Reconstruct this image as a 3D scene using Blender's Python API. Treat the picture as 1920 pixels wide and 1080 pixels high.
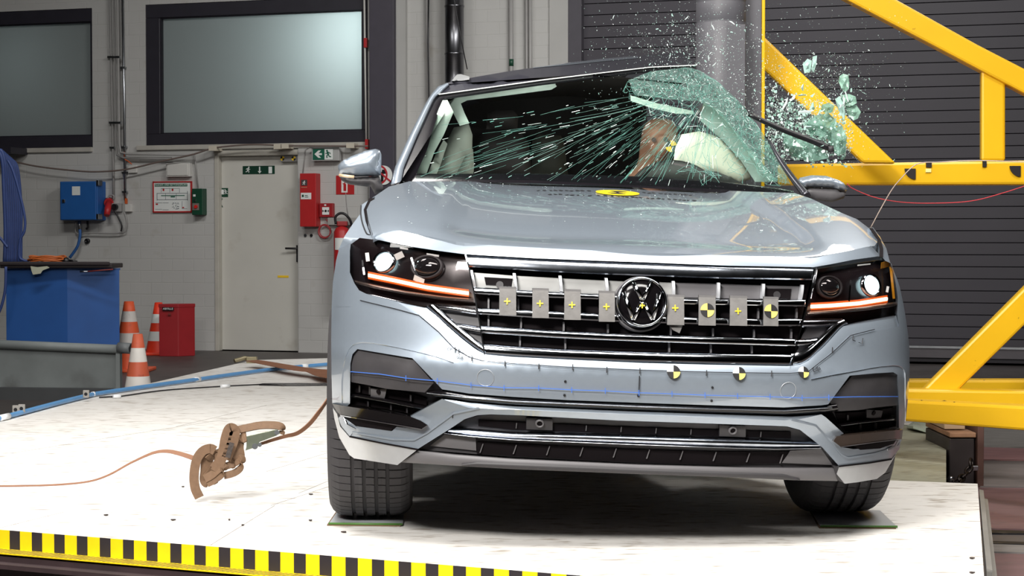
import bpy, bmesh, math, random
import numpy as np
from mathutils import Vector, Matrix
from mathutils.geometry import delaunay_2d_cdt
for _o in list(bpy.data.objects): bpy.data.objects.remove(_o)
scn = bpy.context.scene
COL = scn.collection
V = Vector
R = math.radians
# ------------------------------------------------------------------ camera
FPX = 3420.0
CAM = V((0, 0, 0.97))
PITCH = math.atan(93 / FPX)
cd = bpy.data.cameras.new('camera'); cam = bpy.data.objects.new('camera', cd); COL.objects.link(cam)
cam.location = CAM; cam.rotation_euler = (math.pi / 2 - PITCH, 0, 0)
cd.sensor_width = 36; cd.lens = FPX * 36 / 1920; cd.clip_start = .05; cd.clip_end = 200
scn.camera = cam
# ------------------------------------------------------------------ world, exposure, lamps
wd = bpy.data.worlds.new('hall_air'); scn.world = wd; wd.use_nodes = True
wd.node_tree.nodes['Background'].inputs[0].default_value = (.55, .58, .62, 1)
wd.node_tree.nodes['Background'].inputs[1].default_value = .05
scn.view_settings.view_transform = 'Standard'; scn.view_settings.look = 'None'
scn.view_settings.gamma = 1; scn.view_settings.use_curve_mapping = False
scn.view_settings.exposure = 0.0
def area(name, loc, target, sx, sy, power, col=(1, .97, .93), spread=180):
    d = bpy.data.lights.new(name, 'AREA'); d.shape = 'RECTANGLE'; d.size = sx; d.size_y = sy
    d.energy = power; d.color = col; d.spread = R(spread)
    o = bpy.data.objects.new(name, d); COL.objects.link(o); o.location = loc
    o.rotation_euler = (V(target) - V(loc)).to_track_quat('-Z', 'Y').to_euler()
    return o
# banks of film lights hung from the hall roof above and in front of the car
area('film_light_bank', (.2, 3.1, 4.5), (.5, 5.8, .3), 3.6, 1.0, 134, spread=130)
area('film_light_bank', (-2.2, 7.4, 5.0), (-1.5, 8.6, 0), 1.2, 3.0, 150, spread=120)
area('film_light_bank', (2.9, 5.4, 5.0), (1.6, 6.6, 0), 1.0, 2.0, 76, spread=120)
area('film_light_bank', (-2.2, .5, 4.3), (.0, 5.7, .5), 2.0, 1.0, 150, spread=85)
area('film_light_bank', (3.6, 12.0, 5.4), (1.6, 8.4, 1.2), 2.0, .8, 24, spread=110)
area('cabin_fill_light', (.29, 7.22, 1.40), (.1, 8.1, 1.22), .8, .04, 2.5, (1, .99, .95))  # unseen fill light added inside the cabin to brighten the airbags
area('hall_lamp', (-3.6, 12.5, 5.6), (-4.2, 18, .6), 2.5, .5, 62, (1, .99, .97), 120)
area('hall_lamp', (1.6, 12.5, 5.6), (.6, 18, 1.2), 2.5, .5, 112, (1, .99, .97), 120)
area('hall_lamp', (4.4, 11.0, 5.6), (3.5, 15, 1.0), 2.5, .5, 44, (1, .99, .97), 120)
# ------------------------------------------------------------------ rays
_fw = V((0, math.cos(PITCH), -math.sin(PITCH))); _up = V((0, math.sin(PITCH), math.cos(PITCH)))
def ray(u, v):
    return V((1, 0, 0)) * ((u - 960) / FPX) + _up * (-(v - 540) / FPX) + _fw
def on_z(u, v, z=0.):
    d = ray(u, v); return CAM + d * ((z - CAM.z) / d.z)
def on_y(u, v, Y):
    d = ray(u, v); return CAM + d * (Y / d.y)
# hall wall frame: local x runs along the wall, local y into it, z up
WA = R(17); WO = V((-2.64, 19.0, 0))
WD = V((math.cos(WA), -math.sin(WA), 0)); WN = V((-math.sin(WA), -math.cos(WA), 0))
WM = Matrix.Translation(WO) @ Matrix.Rotation(-WA, 4, 'Z')
def wl(u, v, e=0.):
    d = ray(u, v); p0 = WO + WN * e
    t = (p0 - CAM).dot(WN) / d.dot(WN); p = CAM + d * t
    return (p - WO).dot(WD), p.z
def wp(s, z, e=0.): return WO + WD * s + WN * e + V((0, 0, z))
def on_wall(u, v, e=0.):
    s, z = wl(u, v, e); return wp(s, z, e)
FLOOR = -0.21
# ------------------------------------------------------------------ materials
def lin(c):
    return tuple((x / 255 / 12.92) if x / 255 <= .04045 else ((x / 255 + .055) / 1.055) ** 2.4 for x in c)
MATS = {}
def pm(name, rgb, rough=.5, metal=0., var=.06, scale=8., coat=0., bump=0., stretch=(1, 1, 1), spec=.5, emit=None, es=0., dirt=None):
    """procedural principled material; colour wanders by +-var with noise, optional darker dirt speckle"""
    if name in MATS: return MATS[name]
    m = bpy.data.materials.new(name); m.use_nodes = True; nt = m.node_tree; b = nt.nodes['Principled BSDF']
    c = lin(rgb)
    tc = nt.nodes.new('ShaderNodeTexCoord'); mp = nt.nodes.new('ShaderNodeMapping'); mp.inputs['Scale'].default_value = stretch
    nt.links.new(tc.outputs['Object'], mp.inputs[0])
    nz = nt.nodes.new('ShaderNodeTexNoise'); nz.inputs['Scale'].default_value = scale; nz.inputs['Detail'].default_value = 5
    nt.links.new(mp.outputs[0], nz.inputs['Vector'])
    rp = nt.nodes.new('ShaderNodeValToRGB'); nt.links.new(nz.outputs['Fac'], rp.inputs[0])
    rp.color_ramp.elements[0].position = .3; rp.color_ramp.elements[1].position = .7
    rp.color_ramp.elements[0].color = (*[x * (1 - var) for x in c], 1)
    rp.color_ramp.elements[1].color = (*[min(1, x * (1 + var)) for x in c], 1)
    out = rp.outputs[0]
    if dirt:
        n2 = nt.nodes.new('ShaderNodeTexNoise'); n2.inputs['Scale'].default_value = dirt[1]; n2.inputs['Detail'].default_value = 8
        nt.links.new(mp.outputs[0], n2.inputs['Vector'])
        r2 = nt.nodes.new('ShaderNodeValToRGB'); nt.links.new(n2.outputs['Fac'], r2.inputs[0])
        r2.color_ramp.elements[0].position = dirt[2]; r2.color_ramp.elements[1].position = dirt[2] + dirt[3]
        mx = nt.nodes.new('ShaderNodeMixRGB'); nt.links.new(r2.outputs[0], mx.inputs[0])
        nt.links.new(out, mx.inputs[1]); mx.inputs[2].default_value = (*lin(dirt[0]), 1); out = mx.outputs[0]
    nt.links.new(out, b.inputs['Base Color'])
    b.inputs['Roughness'].default_value = rough; b.inputs['Metallic'].default_value = metal
    b.inputs['Coat Weight'].default_value = coat; b.inputs['Coat Roughness'].default_value = .04
    b.inputs['Specular IOR Level'].default_value = spec
    if bump:
        bp = nt.nodes.new('ShaderNodeBump'); bp.inputs['Strength'].default_value = bump; bp.inputs['Distance'].default_value = .01
        nt.links.new(nz.outputs['Fac'], bp.inputs['Height']); nt.links.new(bp.outputs[0], b.inputs['Normal'])
    if emit:
        b.inputs['Emission Color'].default_value = (*lin(emit), 1); b.inputs['Emission Strength'].default_value = es
    MATS[name] = m; return m
def clear(name, tint, gloss=.08, rough=.02, haze=0., hazecol=(200, 225, 215)):
    """thin pane: transparent + a little mirror + optional milky diffuse"""
    if name in MATS: return MATS[name]
    m = bpy.data.materials.new(name); m.use_nodes = True; nt = m.node_tree; nt.nodes.remove(nt.nodes['Principled BSDF'])
    tr = nt.nodes.new('ShaderNodeBsdfTransparent'); tr.inputs[0].default_value = (*lin(tint), 1)
    gl = nt.nodes.new('ShaderNodeBsdfGlossy'); gl.inputs['Roughness'].default_value = rough
    fr = nt.nodes.new('ShaderNodeLayerWeight'); fr.inputs[0].default_value = .3
    ml = nt.nodes.new('ShaderNodeMath'); ml.operation = 'MULTIPLY_ADD'; ml.inputs[1].default_value = .35; ml.inputs[2].default_value = gloss
    nt.links.new(fr.outputs['Fresnel'], ml.inputs[0])
    mx = nt.nodes.new('ShaderNodeMixShader'); nt.links.new(ml.outputs[0], mx.inputs[0]); nt.links.new(tr.outputs[0], mx.inputs[1]); nt.links.new(gl.outputs[0], mx.inputs[2])
    out = mx.outputs[0]
    if haze:
        df = nt.nodes.new('ShaderNodeBsdfDiffuse'); df.inputs[0].default_value = (*lin(hazecol), 1)
        tc = nt.nodes.new('ShaderNodeTexCoord'); nz = nt.nodes.new('ShaderNodeTexNoise'); nz.inputs['Scale'].default_value = 26; nz.inputs['Detail'].default_value = 6
        nt.links.new(tc.outputs['Object'], nz.inputs['Vector'])
        mr = nt.nodes.new('ShaderNodeMapRange'); mr.inputs[1].default_value = .3; mr.inputs[2].default_value = .7; mr.inputs[3].default_value = haze * .4; mr.inputs[4].default_value = haze * 1.6
        nt.links.new(nz.outputs['Fac'], mr.inputs[0])
        m2 = nt.nodes.new('ShaderNodeMixShader'); nt.links.new(mr.outputs[0], m2.inputs[0]); nt.links.new(out, m2.inputs[1]); nt.links.new(df.outputs[0], m2.inputs[2]); out = m2.outputs[0]
    nt.links.new(out, nt.nodes['Material Output'].inputs[0])
    MATS[name] = m; return m
# ------------------------------------------------------------------ object helpers
LOC = {}
def tag(o, label=None, cat=None, group=None, kind=None):
    if label: o['label'] = label
    if cat: o['category'] = cat
    if group: o['group'] = group
    if kind: o['kind'] = kind
    return o
def empty(name, loc):
    o = bpy.data.objects.new(name, None); COL.objects.link(o); o.location = loc; o.empty_display_size = .1
    LOC[o] = V(loc); return o
class MB:
    """collects world-space shapes and links them as ONE mesh object"""
    def __init__(s): s.v = []; s.f = []; s.m = []; s.sm = []
    def add(s, vs, fs, mi=0, smooth=False):
        b = len(s.v); s.v += [V(p) for p in vs]
        for f in fs: s.f.append([b + i for i in f]); s.m.append(mi); s.sm.append(smooth)
        return s
    def hexa(s, a, b, mi=0):
        """a: 4 pts loop, b: 4 pts loop behind"""
        return s.add(list(a) + list(b), [(0, 1, 2, 3), (7, 6, 5, 4), (0, 4, 5, 1), (1, 5, 6, 2), (2, 6, 7, 3), (3, 7, 4, 0)], mi)
    def box(s, lo, hi, M=None, mi=0):
        x0, y0, z0 = lo; x1, y1, z1 = hi
        p = [V(q) for q in ((x0, y0, z0), (x1, y0, z0), (x1, y0, z1), (x0, y0, z1), (x0, y1, z0), (x1, y1, z0), (x1, y1, z1), (x0, y1, z1))]
        if M: p = [M @ q for q in p]
        return s.hexa(p[:4], p[4:], mi)
    def prism(s, poly, vec, mi=0):
        n = len(poly); vec = V(vec); a = [V(p) for p in poly]
        fs = [tuple(range(n)), tuple(range(2 * n - 1, n - 1, -1))] + [(i, n + i, n + (i + 1) % n, (i + 1) % n) for i in range(n)]
        return s.add(a + [p + vec for p in a], fs, mi)
    def tube(s, pts, r, n=8, mi=0, cap=True):
        pts = [V(p) for p in pts]; k = len(pts); rr = r if isinstance(r, (list, tuple)) else [r] * k
        t0 = (pts[1] - pts[0]).normalized(); a = t0.orthogonal().normalized(); vs = []
        for i, p in enumerate(pts):
            t = (pts[min(i + 1, k - 1)] - pts[max(i - 1, 0)]).normalized()
            a = (a - t * a.dot(t)).normalized(); b = t.cross(a)
            vs += [p + (a * math.cos(q) + b * math.sin(q)) * rr[i] for q in (2 * math.pi * j / n for j in range(n))]
        fs = [(i * n + j, i * n + (j + 1) % n, (i + 1) * n + (j + 1) % n, (i + 1) * n + j) for i in range(k - 1) for j in range(n)]
        s.add(vs, fs, mi, True)
        if cap:
            b0 = len(s.v) - len(vs)
            s.f.append([b0 + j for j in range(n - 1, -1, -1)]); s.m.append(mi); s.sm.append(False)
            s.f.append([b0 + (k - 1) * n + j for j in range(n)]); s.m.append(mi); s.sm.append(False)
        return s
    def ribbon(s, pts, w, t, up, mi=0, sm=False):
        """flat band of width w, thickness t; up = width direction (one or per point)"""
        pts = [V(p) for p in pts]; k = len(pts); ups = [V(u) for u in up] if isinstance(up, list) else [V(up)] * k; vs = []
        ws = w if isinstance(w, list) else [w] * k
        for i, p in enumerate(pts):
            tg = (pts[min(i + 1, k - 1)] - pts[max(i - 1, 0)]).normalized(); u = ups[i]; u = (u - tg * u.dot(tg)).normalized(); n = tg.cross(u)
            vs += [p + u * ws[i] / 2 + n * t / 2, p - u * ws[i] / 2 + n * t / 2, p - u * ws[i] / 2 - n * t / 2, p + u * ws[i] / 2 - n * t / 2]
        fs = [(i * 4 + j, i * 4 + (j + 1) % 4, i * 4 + 4 + (j + 1) % 4, i * 4 + 4 + j) for i in range(k - 1) for j in range(4)]
        fs += [(3, 2, 1, 0), tuple((k - 1) * 4 + j for j in range(4))]
        return s.add(vs, fs, mi, sm)
    def lathe(s, prof, n=24, M=None, mi=0, smooth=True):
        """prof: (r,z) list"""
        vs = []; k = len(prof)
        for (r, z) in prof:
            for j in range(n):
                q = 2 * math.pi * j / n; p = V((r * math.cos(q), r * math.sin(q), z)); vs.append(M @ p if M else p)
        fs = [(i * n + j, i * n + (j + 1) % n, (i + 1) * n + (j + 1) % n, (i + 1) * n + j) for i in range(k - 1) for j in range(n)]
        return s.add(vs, fs, mi, smooth)
    def disc(s, c, nrm, r, n=24, th=.002, mi=0, a0=0., a1=2 * math.pi, ax=None):
        """thin disc or sector facing nrm; angle zero along ax"""
        nrm = V(nrm).normalized(); ax = V(ax) if ax else nrm.orthogonal(); ax = (ax - nrm * ax.dot(nrm)).normalized(); ay = nrm.cross(ax)
        full = abs(a1 - a0 - 2 * math.pi) < 1e-6; k = n if full else n + 1
        ring = [V(c) + (ax * math.cos(q) + ay * math.sin(q)) * r for q in (a0 + (a1 - a0) * j / n for j in range(k))]
        if not full: ring = [V(c)] + ring
        return s.prism(ring, -nrm * th, mi)
    def build(s, name, mats, parent=None, bevel=0., seg=2, base=None, sub=0):
        if not isinstance(mats, (list, tuple)): mats = [mats]
        if parent is not None: org = LOC[parent]
        else:
            xs = [p.x for p in s.v]; ys = [p.y for p in s.v]; zs = [p.z for p in s.v]
            org = V(base) if base is not None else V(((min(xs) + max(xs)) / 2, (min(ys) + max(ys)) / 2, min(zs)))
        me = bpy.data.meshes.new(name); me.from_pydata([p - org for p in s.v], [], s.f)
        for m in mats: me.materials.append(m)
        me.polygons.foreach_set('material_index', s.m); me.polygons.foreach_set('use_smooth', s.sm)
        bm = bmesh.new(); bm.from_mesh(me); bmesh.ops.recalc_face_normals(bm, faces=bm.faces); bm.to_mesh(me); bm.free()
        o = bpy.data.objects.new(name, me); COL.objects.link(o)
        if parent is not None: o.parent = parent
        else: o.location = org
        LOC[o] = org
        if bevel:
            md = o.modifiers.new('bevel', 'BEVEL'); md.width = bevel; md.segments = seg; md.limit_method = 'ANGLE'; md.angle_limit = R(40)
        if sub:
            md = o.modifiers.new('sub', 'SUBSURF'); md.levels = sub; md.render_levels = sub
        return o
def wrect(u0, v0, u1, v1, e):
    s0, za = wl(u0, v0, e); s1, zb = wl(u1, v1, e)
    um = (u0 + u1) / 2; return s0, s1, wl(um, v1, e)[1], wl(um, v0, e)[1]
def wboxm(mb, u0, v0, u1, v1, e0, e1, mi=0):
    """box on the hall wall seen at the pixel rectangle, from e0 to e1 out of the wall"""
    s0, s1, z0, z1 = wrect(u0, v0, u1, v1, e1)
    return mb.box((s0, -e1, z0), (s1, -e0, z1), WM, mi)
def wbox(name, mat, u0, v0, u1, v1, e0, e1, parent=None, bevel=0.):
    return wboxm(MB(), u0, v0, u1, v1, e0, e1).build(name, mat, parent, bevel)
def wroot(name, u, v, e, label, cat, group=None):
    return tag(empty(name, on_wall(u, v, e)), label, cat, group)
def cr(pts, n=6):
    """catmull-rom through points (tuples or vectors)"""
    P = [V(p) if len(p) == 3 else V((p[0], p[1], 0)) for p in pts]; two = len(pts[0]) == 2; out = []
    Q = [P[0] * 2 - P[1]] + P + [P[-1] * 2 - P[-2]]
    for i in range(1, len(Q) - 2):
        a, b, c, d = Q[i - 1:i + 3]
        for k in range(n):
            t = k / n
            out.append(.5 * (2 * b + (c - a) * t + (2 * a - 5 * b + 4 * c - d) * t * t + (3 * b - a - 3 * c + d) * t ** 3))
    out.append(P[-1])
    return [(p.x, p.y) for p in out] if two else out
def text(name, body, size, M, mat, parent=None, th=.0006):
    """lettering as a mesh: M maps the text plane (x right, y up, z out)"""
    cu = bpy.data.curves.new(name, 'FONT'); cu.body = body; cu.size = size; cu.extrude = th; cu.align_x = 'CENTER'; cu.align_y = 'CENTER'; cu.resolution_u = 2
    t = bpy.data.objects.new('tmp', cu); COL.objects.link(t); dg = bpy.context.evaluated_depsgraph_get(); dg.update()
    me = bpy.data.meshes.new_from_object(t.evaluated_get(dg)); bpy.data.objects.remove(t); bpy.data.curves.remove(cu)
    org = LOC[parent] if parent is not None else M.translation
    me.transform(Matrix.Translation(-org) @ M); me.materials.clear(); me.materials.append(mat); me.name = name
    o = bpy.data.objects.new(name, me); COL.objects.link(o); LOC[o] = org
    if parent is not None: o.parent = parent
    else: o.location = org
    return o
def wtextM(u, v, e):
    p = on_wall(u, v, e); Mx = Matrix((WD, V((0, 0, 1)), WN)).transposed().to_4x4(); Mx.translation = p; return Mx
# ------------------------------------------------------------------ the hall
def brick_mat():
    m = pm('painted_block_wall', (182, 181, 178), .75, var=.05, scale=1.3, dirt=((150, 140, 125), 3.0, .62, .25)); nt = m.node_tree; b = nt.nodes['Principled BSDF']
    tc = [n for n in nt.nodes if n.type == 'TEX_COORD'][0]
    sp = nt.nodes.new('ShaderNodeSeparateXYZ'); cb = nt.nodes.new('ShaderNodeCombineXYZ'); nt.links.new(tc.outputs['Object'], sp.inputs[0])
    nt.links.new(sp.outputs[0], cb.inputs[0]); nt.links.new(sp.outputs[2], cb.inputs[1])
    br = nt.nodes.new('ShaderNodeTexBrick'); nt.links.new(cb.outputs[0], br.inputs['Vector'])
    for k, x in (('Scale', 1), ('Mortar Size', .005), ('Mortar Smooth', .4), ('Brick Width', .25), ('Row Height', .125)): br.inputs[k].default_value = x
    bp = nt.nodes.new('ShaderNodeBump'); bp.inputs['Strength'].default_value = .4; bp.inputs['Distance'].default_value = .008; bp.invert = True
    nt.links.new(br.outputs['Fac'], bp.inputs['Height']); nt.links.new(bp.outputs[0], b.inputs['Normal']); return m
M_WALL = brick_mat()
M_FRAME = pm('anthracite_frame', (44, 42, 50), .45, var=.08)
M_SILL = pm('sill_paint', (176, 172, 164), .6)
M_DOOR = pm('door_paint', (198, 196, 188), .5, var=.03, scale=3, dirt=((165, 158, 146), 4, .6, .3))
M_WHITE = pm('white_plastic', (205, 203, 198), .45, var=.03)
M_GREYPIPE = pm('grey_conduit', (150, 148, 146), .5, var=.05)
M_ZINC = pm('zinc_steel', (165, 168, 172), .3, 1, var=.1)
M_BLACK = pm('black_plastic', (22, 21, 24), .4)
M_RED = pm('signal_red', (176, 34, 36), .45, var=.05)
M_GREEN = pm('sign_green', (14, 92, 70), .5, var=.03)
M_DKGREEN = pm('deep_green', (18, 66, 46), .45)
M_SIGNW = pm('sign_white', (225, 228, 225), .5, var=.02)
M_YEL = pm('marker_yellow', (238, 196, 40), .5, var=.03)
M_BLUE = pm('cabinet_blue', (36, 92, 160), .45, var=.05)
ROOM = (-8., 17.5, -25., 7.2)      # wall-local s0, s1, y(front wall), z ceiling
def holes_wall(name, outer, holes, mat, y=0., reveal=.12):
    """upright wall in wall-local (s,z) with openings"""
    pts = [V(p) for p in outer]; edges = []; faces = [list(range(len(outer)))]
    for h in holes: faces.append(list(range(len(pts), len(pts) + 4))); pts += [V(p) for p in ((h[0], h[2]), (h[0], h[3]), (h[1], h[3]), (h[1], h[2]))]
    vs, es, fs, *_ = delaunay_2d_cdt(pts, edges, faces, 1, 1e-5)
    def _in(f):
        cx = sum(vs[i].x for i in f) / len(f); cz = sum(vs[i].y for i in f) / len(f)
        return any(h[0] < cx < h[1] and h[2] < cz < h[3] for h in holes)
    fs = [f for f in fs if not _in(f)]
    mb = MB(); mb.add([V((p.x, y, p.y)) for p in vs], [f for f in fs])
    for h in holes:
        c = [(h[0], h[2]), (h[0], h[3]), (h[1], h[3]), (h[1], h[2])]
        for i in range(4):
            a, b = c[i], c[(i + 1) % 4]; mb.add([V((a[0], y, a[1])), V((b[0], y, b[1])), V((b[0], y + reveal, b[1])), V((a[0], y + reveal, a[1]))], [(0, 1, 2, 3)])
    me = bpy.data.meshes.new(name); me.from_pydata(mb.v, [], mb.f); me.materials.append(mat)
    o = bpy.data.objects.new(name, me); COL.objects.link(o); o.matrix_world = WM; LOC[o] = V(WO); return tag(o, kind='structure')
S_SH = wl(1066, 400, 0)[0]
W2 = wrect(272, 10, 690, 270, 0); W1 = wrect(-260, 24, 174, 278, 0); D1 = wrect(406, 288, 559, 660, 0)
D1 = (D1[0], D1[1], FLOOR, D1[3])
W2 = (W2[0], W2[1], wl(275, 273, 0)[1], wl(272, 9, 0)[1]); W1 = (W1[0], W1[1], wl(175, 276, 0)[1], wl(172, 15, 0)[1])
holes_wall('wall_back', [(ROOM[0], FLOOR), (S_SH, FLOOR), (S_SH, ROOM[3]), (ROOM[0], ROOM[3])], [W1, W2, D1], M_WALL, 0, .16)
M_HALL = pm('hall_wall_grey', (84, 84, 84), .8, var=.06, scale=.8)
def wquad(name, pts, mat):
    me = bpy.data.meshes.new(name); me.from_pydata([V(p) for p in pts], [], [(0, 1, 2, 3)]); me.materials.append(mat)
    o = bpy.data.objects.new(name, me); COL.objects.link(o); o.matrix_world = WM; LOC[o] = V(WO); return tag(o, kind='structure')
s0, s1, yf, zc = ROOM
wquad('wall_left', [(s0, yf, FLOOR), (s0, 0, FLOOR), (s0, 0, zc), (s0, yf, zc)], M_HALL)
wquad('wall_right', [(s1, yf, FLOOR), (s1, .35, FLOOR), (s1, .35, zc), (s1, yf, zc)], M_HALL)
wquad('wall_front', [(s0, yf, FLOOR), (s1, yf, FLOOR), (s1, yf, zc), (s0, yf, zc)], M_HALL)
wquad('ceiling', [(s0, yf, zc), (s1, yf, zc), (s1, .35, zc), (s0, .35, zc)], pm('ceiling_grey', (52, 52, 53), .8))
wquad('floor', [(s0, yf, FLOOR), (s1, yf, FLOOR), (s1, .35, FLOOR), (s0, .35, FLOOR)],
      pm('hall_floor', (74, 68, 66), .5, var=.18, scale=1.6, dirt=((50, 47, 48), 5, .5, .3)))
# roller shutter filling the right of the back wall: slats with grooves
M_SHUT = pm('shutter_grey', (58, 55, 62), .55, var=.06, scale=2)
sh = MB(); pitch = .112; z = FLOOR + .02; s_a = wl(1089, 400, 0)[0]
while z < 4.6:
    prof = [(.10, 0), (.08, .004), (.08, pitch * .5), (.08, pitch - .005), (.10, pitch - .001)]
    p = [V((s_a, y, z + dz)) for y, dz in prof] + [V((s1, y, z + dz)) for y, dz in prof]
    sh.add([WM @ q for q in p], [(i, i + 5, i + 6, i + 1) for i in range(4)]); z += pitch
d2 = tag(sh.build('door_2', M_SHUT), kind='structure')
g = MB(); g.box((S_SH, -.02, FLOOR), (s_a + .01, .2, 4.7), WM); g.build('guide_rail', pm('shutter_rail', (70, 67, 74), .5), d2)
g = MB(); g.box((s_a, .035, wl(1800, 672, 0)[1]), (s1, .07, wl(1800, 651, 0)[1]), WM); g.build('bottom_bar', pm('shutter_bar', (86, 82, 86), .4, .3), d2)
g = MB(); g.box((s_a, .02, wl(1800, 654, 0)[1]), (s1, .035, wl(1800, 650, 0)[1]), WM); g.build('seal_strip', M_ZINC, d2)
wquad('wall_shutter_head', [(S_SH, 0, 4.6), (s1, 0, 4.6), (s1, 0, zc), (S_SH, 0, zc)], M_HALL)
wquad('wall_shutter_back', [(S_SH, .3, FLOOR), (s1, .3, FLOOR), (s1, .3, zc), (S_SH, .3, zc)], M_FRAME)
# windows
M_FROST = bpy.data.materials.new('frosted_pane'); M_FROST.use_nodes = True
_n = M_FROST.node_tree; _b = _n.nodes['Principled BSDF']; _b.inputs['Base Color'].default_value = (.52, .56, .56, 1); _b.inputs['Roughness'].default_value = .38
_tr = _n.nodes.new('ShaderNodeBsdfTranslucent'); _tr.inputs[0].default_value = (.66, .70, .69, 1); _mx = _n.nodes.new('ShaderNodeMixShader'); _mx.inputs[0].default_value = .72
_n.links.new(_b.outputs[0], _mx.inputs[1]); _n.links.new(_tr.outputs[0], _mx.inputs[2]); _n.links.new(_mx.outputs[0], _n.nodes['Material Output'].inputs[0])
_nz = _n.nodes.new('ShaderNodeTexNoise'); _nz.inputs['Scale'].default_value = 160; _bp = _n.nodes.new('ShaderNodeBump'); _bp.inputs['Strength'].default_value = .15; _n.links.new(_nz.outputs[0], _bp.inputs['Height']); _n.links.new(_bp.outputs[0], _b.inputs['Normal'])
M_DARKPANE = clear('tinted_window_pane', (70, 82, 86), .10, .12, .25, (120, 132, 138))
def window(name, W, G, pane):
    """W outer opening, G glass rectangle: (s0,s1,z0,z1) wall-local"""
    f = MB(); a = .05
    for lo, hi in (((W[0], 0, G[3]), (W[1], .1, W[3])), ((W[0], 0, W[2]), (W[1], .1, G[2])), ((W[0], 0, G[2]), (G[0], .1, G[3])), ((G[1], 0, G[2]), (W[1], .1, G[3]))):
        f.box((lo[0], .01, lo[2]), (hi[0], .11, hi[2]), WM)
    o = tag(f.build(name, M_FRAME, bevel=.006), kind='structure')
    p = MB(); p.box((G[0] - .01, .07, G[2] - .01), (G[1] + .01, .08, G[3] + .01), WM); p.build('window_pane', pane, o)
    c = MB(); 
    for (lo, hi) in (((G[0], .03, G[3] - .012), (G[1], .07, G[3])), ((G[0], .03, G[2]), (G[1], .07, G[2] + .012)), ((G[0], .03, G[2]), (G[0] + .012, .07, G[3])), ((G[1] - .012, .03, G[2]), (G[1], .07, G[3]))): c.box(lo, hi, WM)
    c.build('sash_bead', pm('sash_bead', (30, 28, 36), .4), o)
    s = MB(); s.box((W[0] - .1, -.03, W[2] - .05), (W[1] + .0, .02, W[2]), WM); s.build('window_sill', M_SILL, o, .005)
    return o
G2 = (wl(299, 140, 0)[0], wl(678, 140, 0)[0], wl(299, 251, 0)[1], wl(299, 33, 0)[1]); G1 = (wl(-230, 140, 0)[0], wl(169, 140, 0)[0], wl(169, 254, 0)[1], wl(168, 40, 0)[1])
window('window_1', W1, G1, M_FROST); window('window_2', W2, G2, M_FROST)
# unseen boxes added behind both windows; added backlights make the frosted panes glow
b_ = MB(); M_BACKBOX = pm('backlight_box_paint', (70, 74, 76), .9)
for W in (W1, W2): b_.add([WM @ V(p) for p in ((W[0], .16, W[2]), (W[1], .16, W[2]), (W[1], .16, W[3]), (W[0], .16, W[3]), (W[0] - .3, 1.3, W[2] - .3), (W[1] + .3, 1.3, W[2] - .3), (W[1] + .3, 1.3, W[3] + .5), (W[0] - .3, 1.3, W[3] + .5))], [(4, 5, 6, 7), (0, 4, 5, 1), (1, 5, 6, 2), (2, 6, 7, 3), (3, 7, 4, 0)])
tag(b_.build('wall_backlight_box', M_BACKBOX), kind='structure')
_p = WM @ V((W2[1] - .1, .75, W2[3] - .4)); area('pane_backlight', _p, WM @ V((W2[1] - .9, .0, W2[3] - .9)), .7, .9, 24, (.86, .97, 1))  # lamp added behind the pane so its right side glows
_p = WM @ V((W1[1] - 1.0, .9, W1[3] - .5)); area('pane_backlight', _p, WM @ V((W1[1] - .9, .0, W1[3] - .8)), .5, .5, 1.6, (.86, .97, 1))
# door with frame, handle and stickers
dr = MB(); dr.box((D1[0], .07, FLOOR + .01), (D1[1], .12, D1[3]), WM); dr = tag(dr.build('door_1', M_DOOR), kind='structure')
f = MB(); w = .05
f.box((D1[0] - .02, -.012, FLOOR), (D1[0] + .025, .07, D1[3] + .01), WM); f.box((D1[0] - .02, -.012, D1[3] - .02), (D1[1] + .01, .07, D1[3] + .035), WM); f.build('door_frame', pm('door_frame_paint', (182, 178, 168), .5), dr, .004)
h = MB(); zz = wl(550, 466, 0)[1]; sh_ = wl(557.5, 466, 0)[0]
h.box((sh_ - .035, .05, zz - .14), (sh_ + .005, .07, zz + .035), WM); h.tube([WM @ V((sh_ - .015, .06, zz)), WM @ V((sh_ - .015, .02, zz)), WM @ V((sh_ - .03, .012, zz)), WM @ V((sh_ - .14, .012, zz + .002))], .011, 8); h.build('door_handle', M_BLACK, dr, .003)
c = MB(); 
s_, z_ = wl(525, 297, 0); s2_, z2_ = wl(558, 297, 0); c.box((s_, .02, z_ - .035), (s2_, .07, z_ + .03), WM); cl = c.build('door_closer', pm('closer_grey', (132, 130, 128), .5), dr, .004)
def quad_marker(mb, c, nrm, ax, r, d=.001):
    """black and yellow quartered disc; material 0 yellow, 1 black"""
    for k in range(4): mb.disc(V(c) + V(nrm).normalized() * d, nrm, r, 6, d, k % 2, k * math.pi / 2, (k + 1) * math.pi / 2, ax)
M_MBLK = pm('marker_black', (26, 24, 26), .6)
for u in (529.5, 550.5):
    q = MB(); quad_marker(q, on_wall(u, 297, -.018), WN, WD, .024); q.build('target_marker', [M_YEL, M_MBLK], cl)
t = MB(); wboxm(t, 520.5, 516.5, 541, 520.5, -.07, -.066); t.build('tape_mark', M_YEL, dr)
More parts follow.
